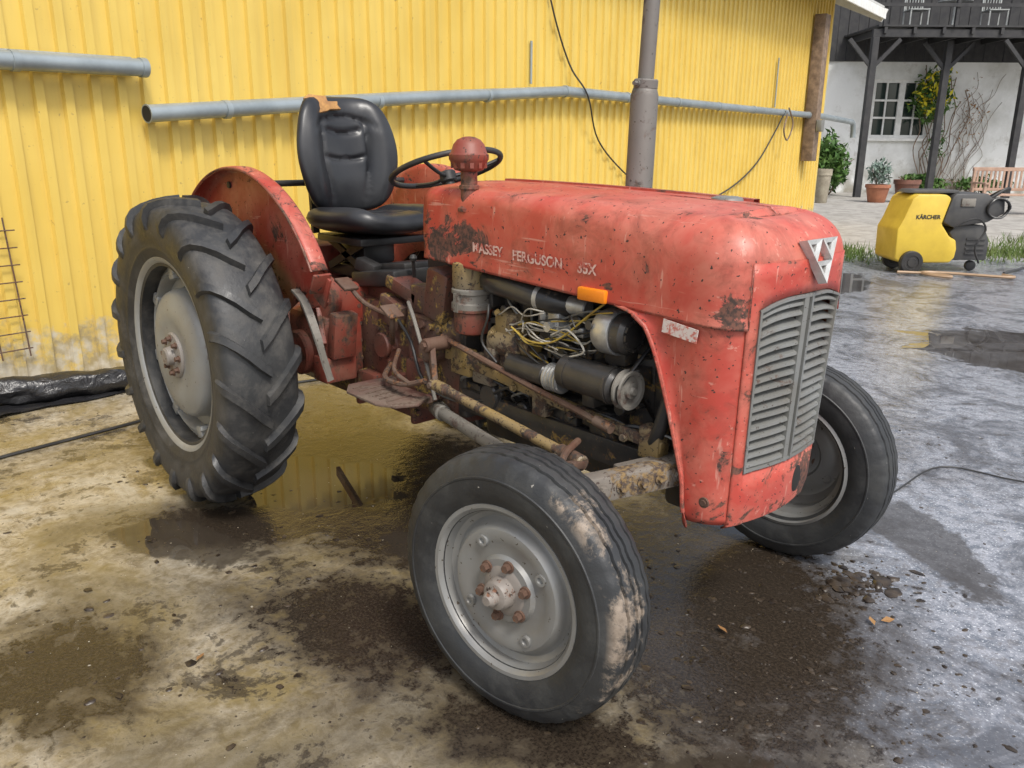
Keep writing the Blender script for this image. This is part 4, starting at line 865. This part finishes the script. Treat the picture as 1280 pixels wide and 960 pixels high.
for k in range(10):
    b=h3(13.05+rv.uniform(-.2,.2),26.85,.05); p=[b]
    for j in range(7): p.append(p[-1]+LH*rv.uniform(-.22,.22)+V(0,0,rv.uniform(.3,.6)))
    mb.tube(p,.016,5,sm=3,mi=1)
leaves(mb,h3(12.75,26.6,2.85),(.8,.35,1.05),850,.095,0); leaves(mb,h3(12.75,26.5,3.0),(.75,.35,.9),220,.10,2); leaves(mb,h3(13.1,26.6,1.5),(.35,.2,.8),160,.07,0)
obj(mb,'climbing_plant',[LEAF,OLDW,LEAFY],None,'climbing plant with yellow flowers beside the white window','plant',ang=0)
mb=MB()
for k in range(14):
    p=[h3(14.0+rv.uniform(-.2,.3),26.93,.1)]
    for j in range(9): p.append(p[-1]+LH*rv.uniform(-.28,.30)+V(0,0,rv.uniform(.15,.5)))
    mb.tube(p,.007,5,sm=3,mi=1)
leaves(mb,h3(14.0,26.85,2.3),(.8,.1,1.2),200,.05,0)
obj(mb,'bare_creeper',[DEAD,OLDW],None,'bare brown creeper stems on the white house wall','plant',ang=0)
def pot(L,D_,r,h,mat,pl,label):
    b=h3(L,D_); th=thing('potted_plant' if pl else 'garden_pot',b,label,'potted plant' if pl else 'pot',group='pots in the yard')
    mb=MB(); mb.lathe([(0,.01),(r*.66,0),(r*.72,.02),(r*.95,h*.8),(r*1.05,h*.82),(r*1.05,h),(r*.9,h),(r*.85,h*.8),(0,h*.8)],MT(b),28); obj(mb,'pot',mat,th)
    if pl:
        mb=MB(); leaves(mb,b+V(0,0,h+pl[1]*.7),(pl[0],pl[0],pl[1]),pl[2],.07,0,random,1.0)
        for k in range(6): mb.tube([b+V(0,0,h*.7),b+V(random.uniform(-.2,.2),random.uniform(-.2,.2),h+pl[1])],.01,5,mi=1)
        obj(mb,'foliage',[pl[3],OLDW],th,ang=0)
pot(9.55,22.2,.30,.46,TERRA,(.36,.42,420,LEAFB),'terracotta pot with silvery green plant')
pot(10.35,22.3,.32,.58,simple('dark_glazed_pot',(.22,.10,.07),(.15,.07,.05),.5),(.25,.08,60,LEAF),'dark brown glazed pot with sparse green plant')
pot(7.95,21.8,.20,.85,STONE,None,'tall empty stone coloured garden pot')
bb=thing('garden_bench',h3(10.9,18.4),'weathered pale wooden slatted garden bench','bench')
def hb(mb,L,D_,z,sx,sy,sz,rx=0): mb.box(h3(L,D_,z),(sx,sy,sz),(rx,0,rotL),.005)
BL=10.85
for L in (BL-.75,BL+.75):
    mb=MB(); hb(mb,L,18.15,.32,.06,.06,.64); obj(mb,'leg',BENCHW,bb,ang=0)
    mb=MB(); hb(mb,L,18.65,.48,.06,.06,.96); obj(mb,'leg',BENCHW,bb,ang=0)
    mb=MB(); hb(mb,L,18.4,.665,.07,.62,.04); obj(mb,'armrest',BENCHW,bb,ang=0)
mb=MB()
for k in range(5): hb(mb,BL,18.18+k*.1,.42,1.42,.08,.03)
obj(mb,'seat',BENCHW,bb,ang=0)
mb=MB(); hb(mb,BL,18.68,.95,1.56,.05,.08); hb(mb,BL,18.66,.52,1.44,.04,.06)
for k in range(15): hb(mb,BL-.66+k*.095,18.67,.73,.045,.02,.36)
obj(mb,'backrest',BENCHW,bb,ang=0)
# pressure washer
px=thing('pressure_washer',h3(5.1,9.6),'yellow and black mobile pressure washer standing on the yard','pressure washer')
Mw=Matrix.Translation(h3(4.42,9.8,0))@Matrix((LH,V(0,0,1),-DH)).transposed().to_4x4()
mb=MB(); mb.prism([(.04,.12),(-.02,.16),(-.03,.50),(.02,.60),(.10,.84),(.16,.89),(.48,.89),(.54,.85),(.47,.56),(.51,.51),(.58,.42),(.66,.38),(.68,.28),(.67,.18),(.62,.12)],Mw@Matrix.Translation((0,0,-.30)),.56,bev=.022)
obj(mb,'housing',YEL,px,ang=40)
mb=MB(); mb.prism([(.51,.58),(.58,.86),(.62,.90),(.98,.90),(1.02,.86),(1.18,.84),(1.20,.68),(1.02,.58),(.62,.52)],Mw@Matrix.Translation((0,0,-.30)),.50,bev=.02)
mb.prism([(.70,.14),(.69,.36),(.62,.46),(.72,.56),(1.02,.54),(1.10,.36),(1.10,.14)],Mw@Matrix.Translation((0,0,-.29)),.44,bev=.02)
mb.prism([(.10,.90),(.16,.935),(.66,.935),(.68,.90)],Mw@Matrix.Translation((0,0,-.2)),.34,bev=.005)
for k in range(4): mb.box(Mw@Vector((.94,.22+k*.055,.155)),(.22,.02,.02),(0,0,rotL))
obj(mb,'motor_cover',GREYPL,px,ang=40)
mb=MB(); mb.tube([Mw@Vector(p) for p in ((.98,.82,.18),(1.18,.95,.17),(1.26,.94,.1),(1.27,.91,-.1),(1.18,.82,-.2))],.018,8,sm=4); obj(mb,'handle',BLK,px)
mb=MB(); mb.tube([Mw@Vector((1.10+.12*math.cos(a),.74+.11*math.sin(a),.21+.012*math.sin(a*3)+.012*(i//20))) for i,a in enumerate([j*pi/10 for j in range(62)])],.012,6); obj(mb,'hose_reel',BLK,px)
mb=MB(); mb.tube([Mw@Vector(p) for p in ((.60,.52,.27),(.72,.60,.3),(.86,.62,.3),(.98,.50,.25),(.88,.30,.27),(.96,.12,.25))],.012,6,sm=5); obj(mb,'spray_hose',BLK,px)
mb=MB(); mb.box(Mw@Vector((.76,.80,.205)),(.16,.02,.09),(0,0,rotL),.005); obj(mb,'control_panel',STAY,px)
for x,z in ((.16,.2),(.16,-.26)):
    mb=MB(); M3=Mw@Matrix.Translation((x,.13,z)); mb.lathe([(0,.03),(.05,.03),(.055,.022),(.075,.022),(.08,.03),(.12,.03),(.13,.02),(.13,-.03),(.12,-.04),(0,-.04)],M3@Matrix.Translation((0,0,.09)),28); obj(mb,'wheel',BLK,px)
mb=MB(); mb.lathe([(0,.03),(.04,.03),(.06,.02),(.06,-.02),(0,-.03)],Mw@Matrix.Translation((1.0,.06,.0)),20); obj(mb,'castor',BLK,px)
vs,fs=text_geo('KÄRCHER',.062,.001,1.0,.0015); mb=MB(); mb.add([Mw@(v+Vector((.16,.62,.264))) for v in vs],fs); obj(mb,'brand_lettering',BLK,px,ang=0)
hose=[h3(4.4+1.0*f+.25*math.sin(f*9),9.25+.18*math.cos(f*11),.03) for f in [i/12 for i in range(13)]]
cable('washer_hose',hose,.018,simple('tan_hose',(.40,.27,.17),(.30,.2,.12),.5),'tan hose coiled on ground beside pressure washer')
cable('yard_cable',[h3(5.6,9.4,.03),h3(6.2,10.0,.012),h3(7.2,11.0,.012),h3(8.6,11.4,.012)],.014,BLK,'black cable running across the yard')
cable('power_cable',[h3(1.6,3.2,.008),h3(1.95,3.5,.008),h3(2.2,3.35,.008),h3(2.5,3.2,.008),h3(3.2,3.1,.008)],.004,BLK,'thin black cable lying on wet grey ground')
mb=MB(); rg=random.Random(11)
for (L,D_,rL,rD,n) in ((4.1,11.3,.9,.9,1800),(3.3,10.5,.4,.7,500),(6.8,11.3,1.3,.9,1500),(8.5,12.5,1.5,1.0,900)):
    for i in range(n):
        p=h3(L+rg.gauss(0,.45)*rL,D_+rg.gauss(0,.45)*rD,0); hgt=rg.uniform(.04,.16); a=rg.uniform(0,6.28); dx=V(math.cos(a),math.sin(a),0)*.008; ln=V(rg.uniform(-.06,.06),rg.uniform(-.06,.06),hgt)
        mb.add([p-dx,p+dx,p+ln],[[0,1,2]])
obj(mb,'grass',GRASS,None,'grass and weeds at the concrete edge','grass',ang=0,kind='stuff')
def lumps(mb,n,fn,smin,smax,seed,mi=0):
    rr=random.Random(seed); bm=bmesh.new(); bmesh.ops.create_icosphere(bm,subdivisions=1,radius=1); bm.verts.ensure_lookup_table(); bv=[v.co.copy() for v in bm.verts]; bf=[[v.index for v in f.verts] for f in bm.faces]; bm.free()
    for i in range(n):
        x,y=fn(rr); s_=smin+(smax-smin)*rr.random()**6; sx,sy,sz=s_*rr.uniform(.7,1.6),s_*rr.uniform(.7,1.6),s_*rr.uniform(.2,.5); a=rr.uniform(0,6.28); ca,sa=math.cos(a),math.sin(a)
        vs=[]
        for v in bv:
            k=1+rr.uniform(-.35,.35); vx,vy,vz=v.x*sx*k,v.y*sy*k,v.z*sz*k; vs.append(V(x+vx*ca-vy*sa,y+vx*sa+vy*ca,vz+sz*.15))
        mb.add(vs,bf,mi)
mb=MB()
lumps(mb,1300,lambda r:(2.2+r.gauss(0,.38),.05+r.gauss(0,.38)),.0012,.012,1)
lumps(mb,350,lambda r:(1.1+r.gauss(0,.45),-1.0+r.gauss(0,.3)),.0012,.012,2)
lumps(mb,220,lambda r:(.0+r.gauss(0,.5),-.9+r.gauss(0,.35)),.0012,.014,3)
lumps(mb,400,lambda r:(1.6+r.gauss(0,.5),1.6+r.gauss(0,.9)),.002,.010,4)
lumps(mb,260,lambda r:(2.15+r.gauss(0,.06),.62+r.gauss(0,.08)),.004,.024,5)
obj(mb,'mud_clods',MUD,None,'scattered wet mud clods on the ground','mud',ang=60,kind='stuff')
mb=MB(); lumps(mb,800,lambda r:(r.uniform(-1.2,2.9),r.uniform(-1.9,2.5)),.0012,.004,6)
obj(mb,'grit',STONE,None,'pale grit scattered on the wet concrete','grit',ang=60,kind='stuff')
mb=MB(); rl=random.Random(9)
for (x,y) in [(2.0,.02),(2.28,.40),(2.31,.44),(1.1,-1.2)]:
    a=rl.uniform(0,6.28); L=.022; dx=V(math.cos(a),math.sin(a),0)*L; dy=V(-math.sin(a),math.cos(a),0)*L*.5
    p=V(x,y,.010); mb.add([p-dx,p+dy+V(0,0,.008),p+dx+V(0,0,.004),p-dy],[[0,1,2,3]])
obj(mb,'fallen_leaves',DEAD,None,'dry brown leaves on the ground','leaves',ang=0,kind='stuff')
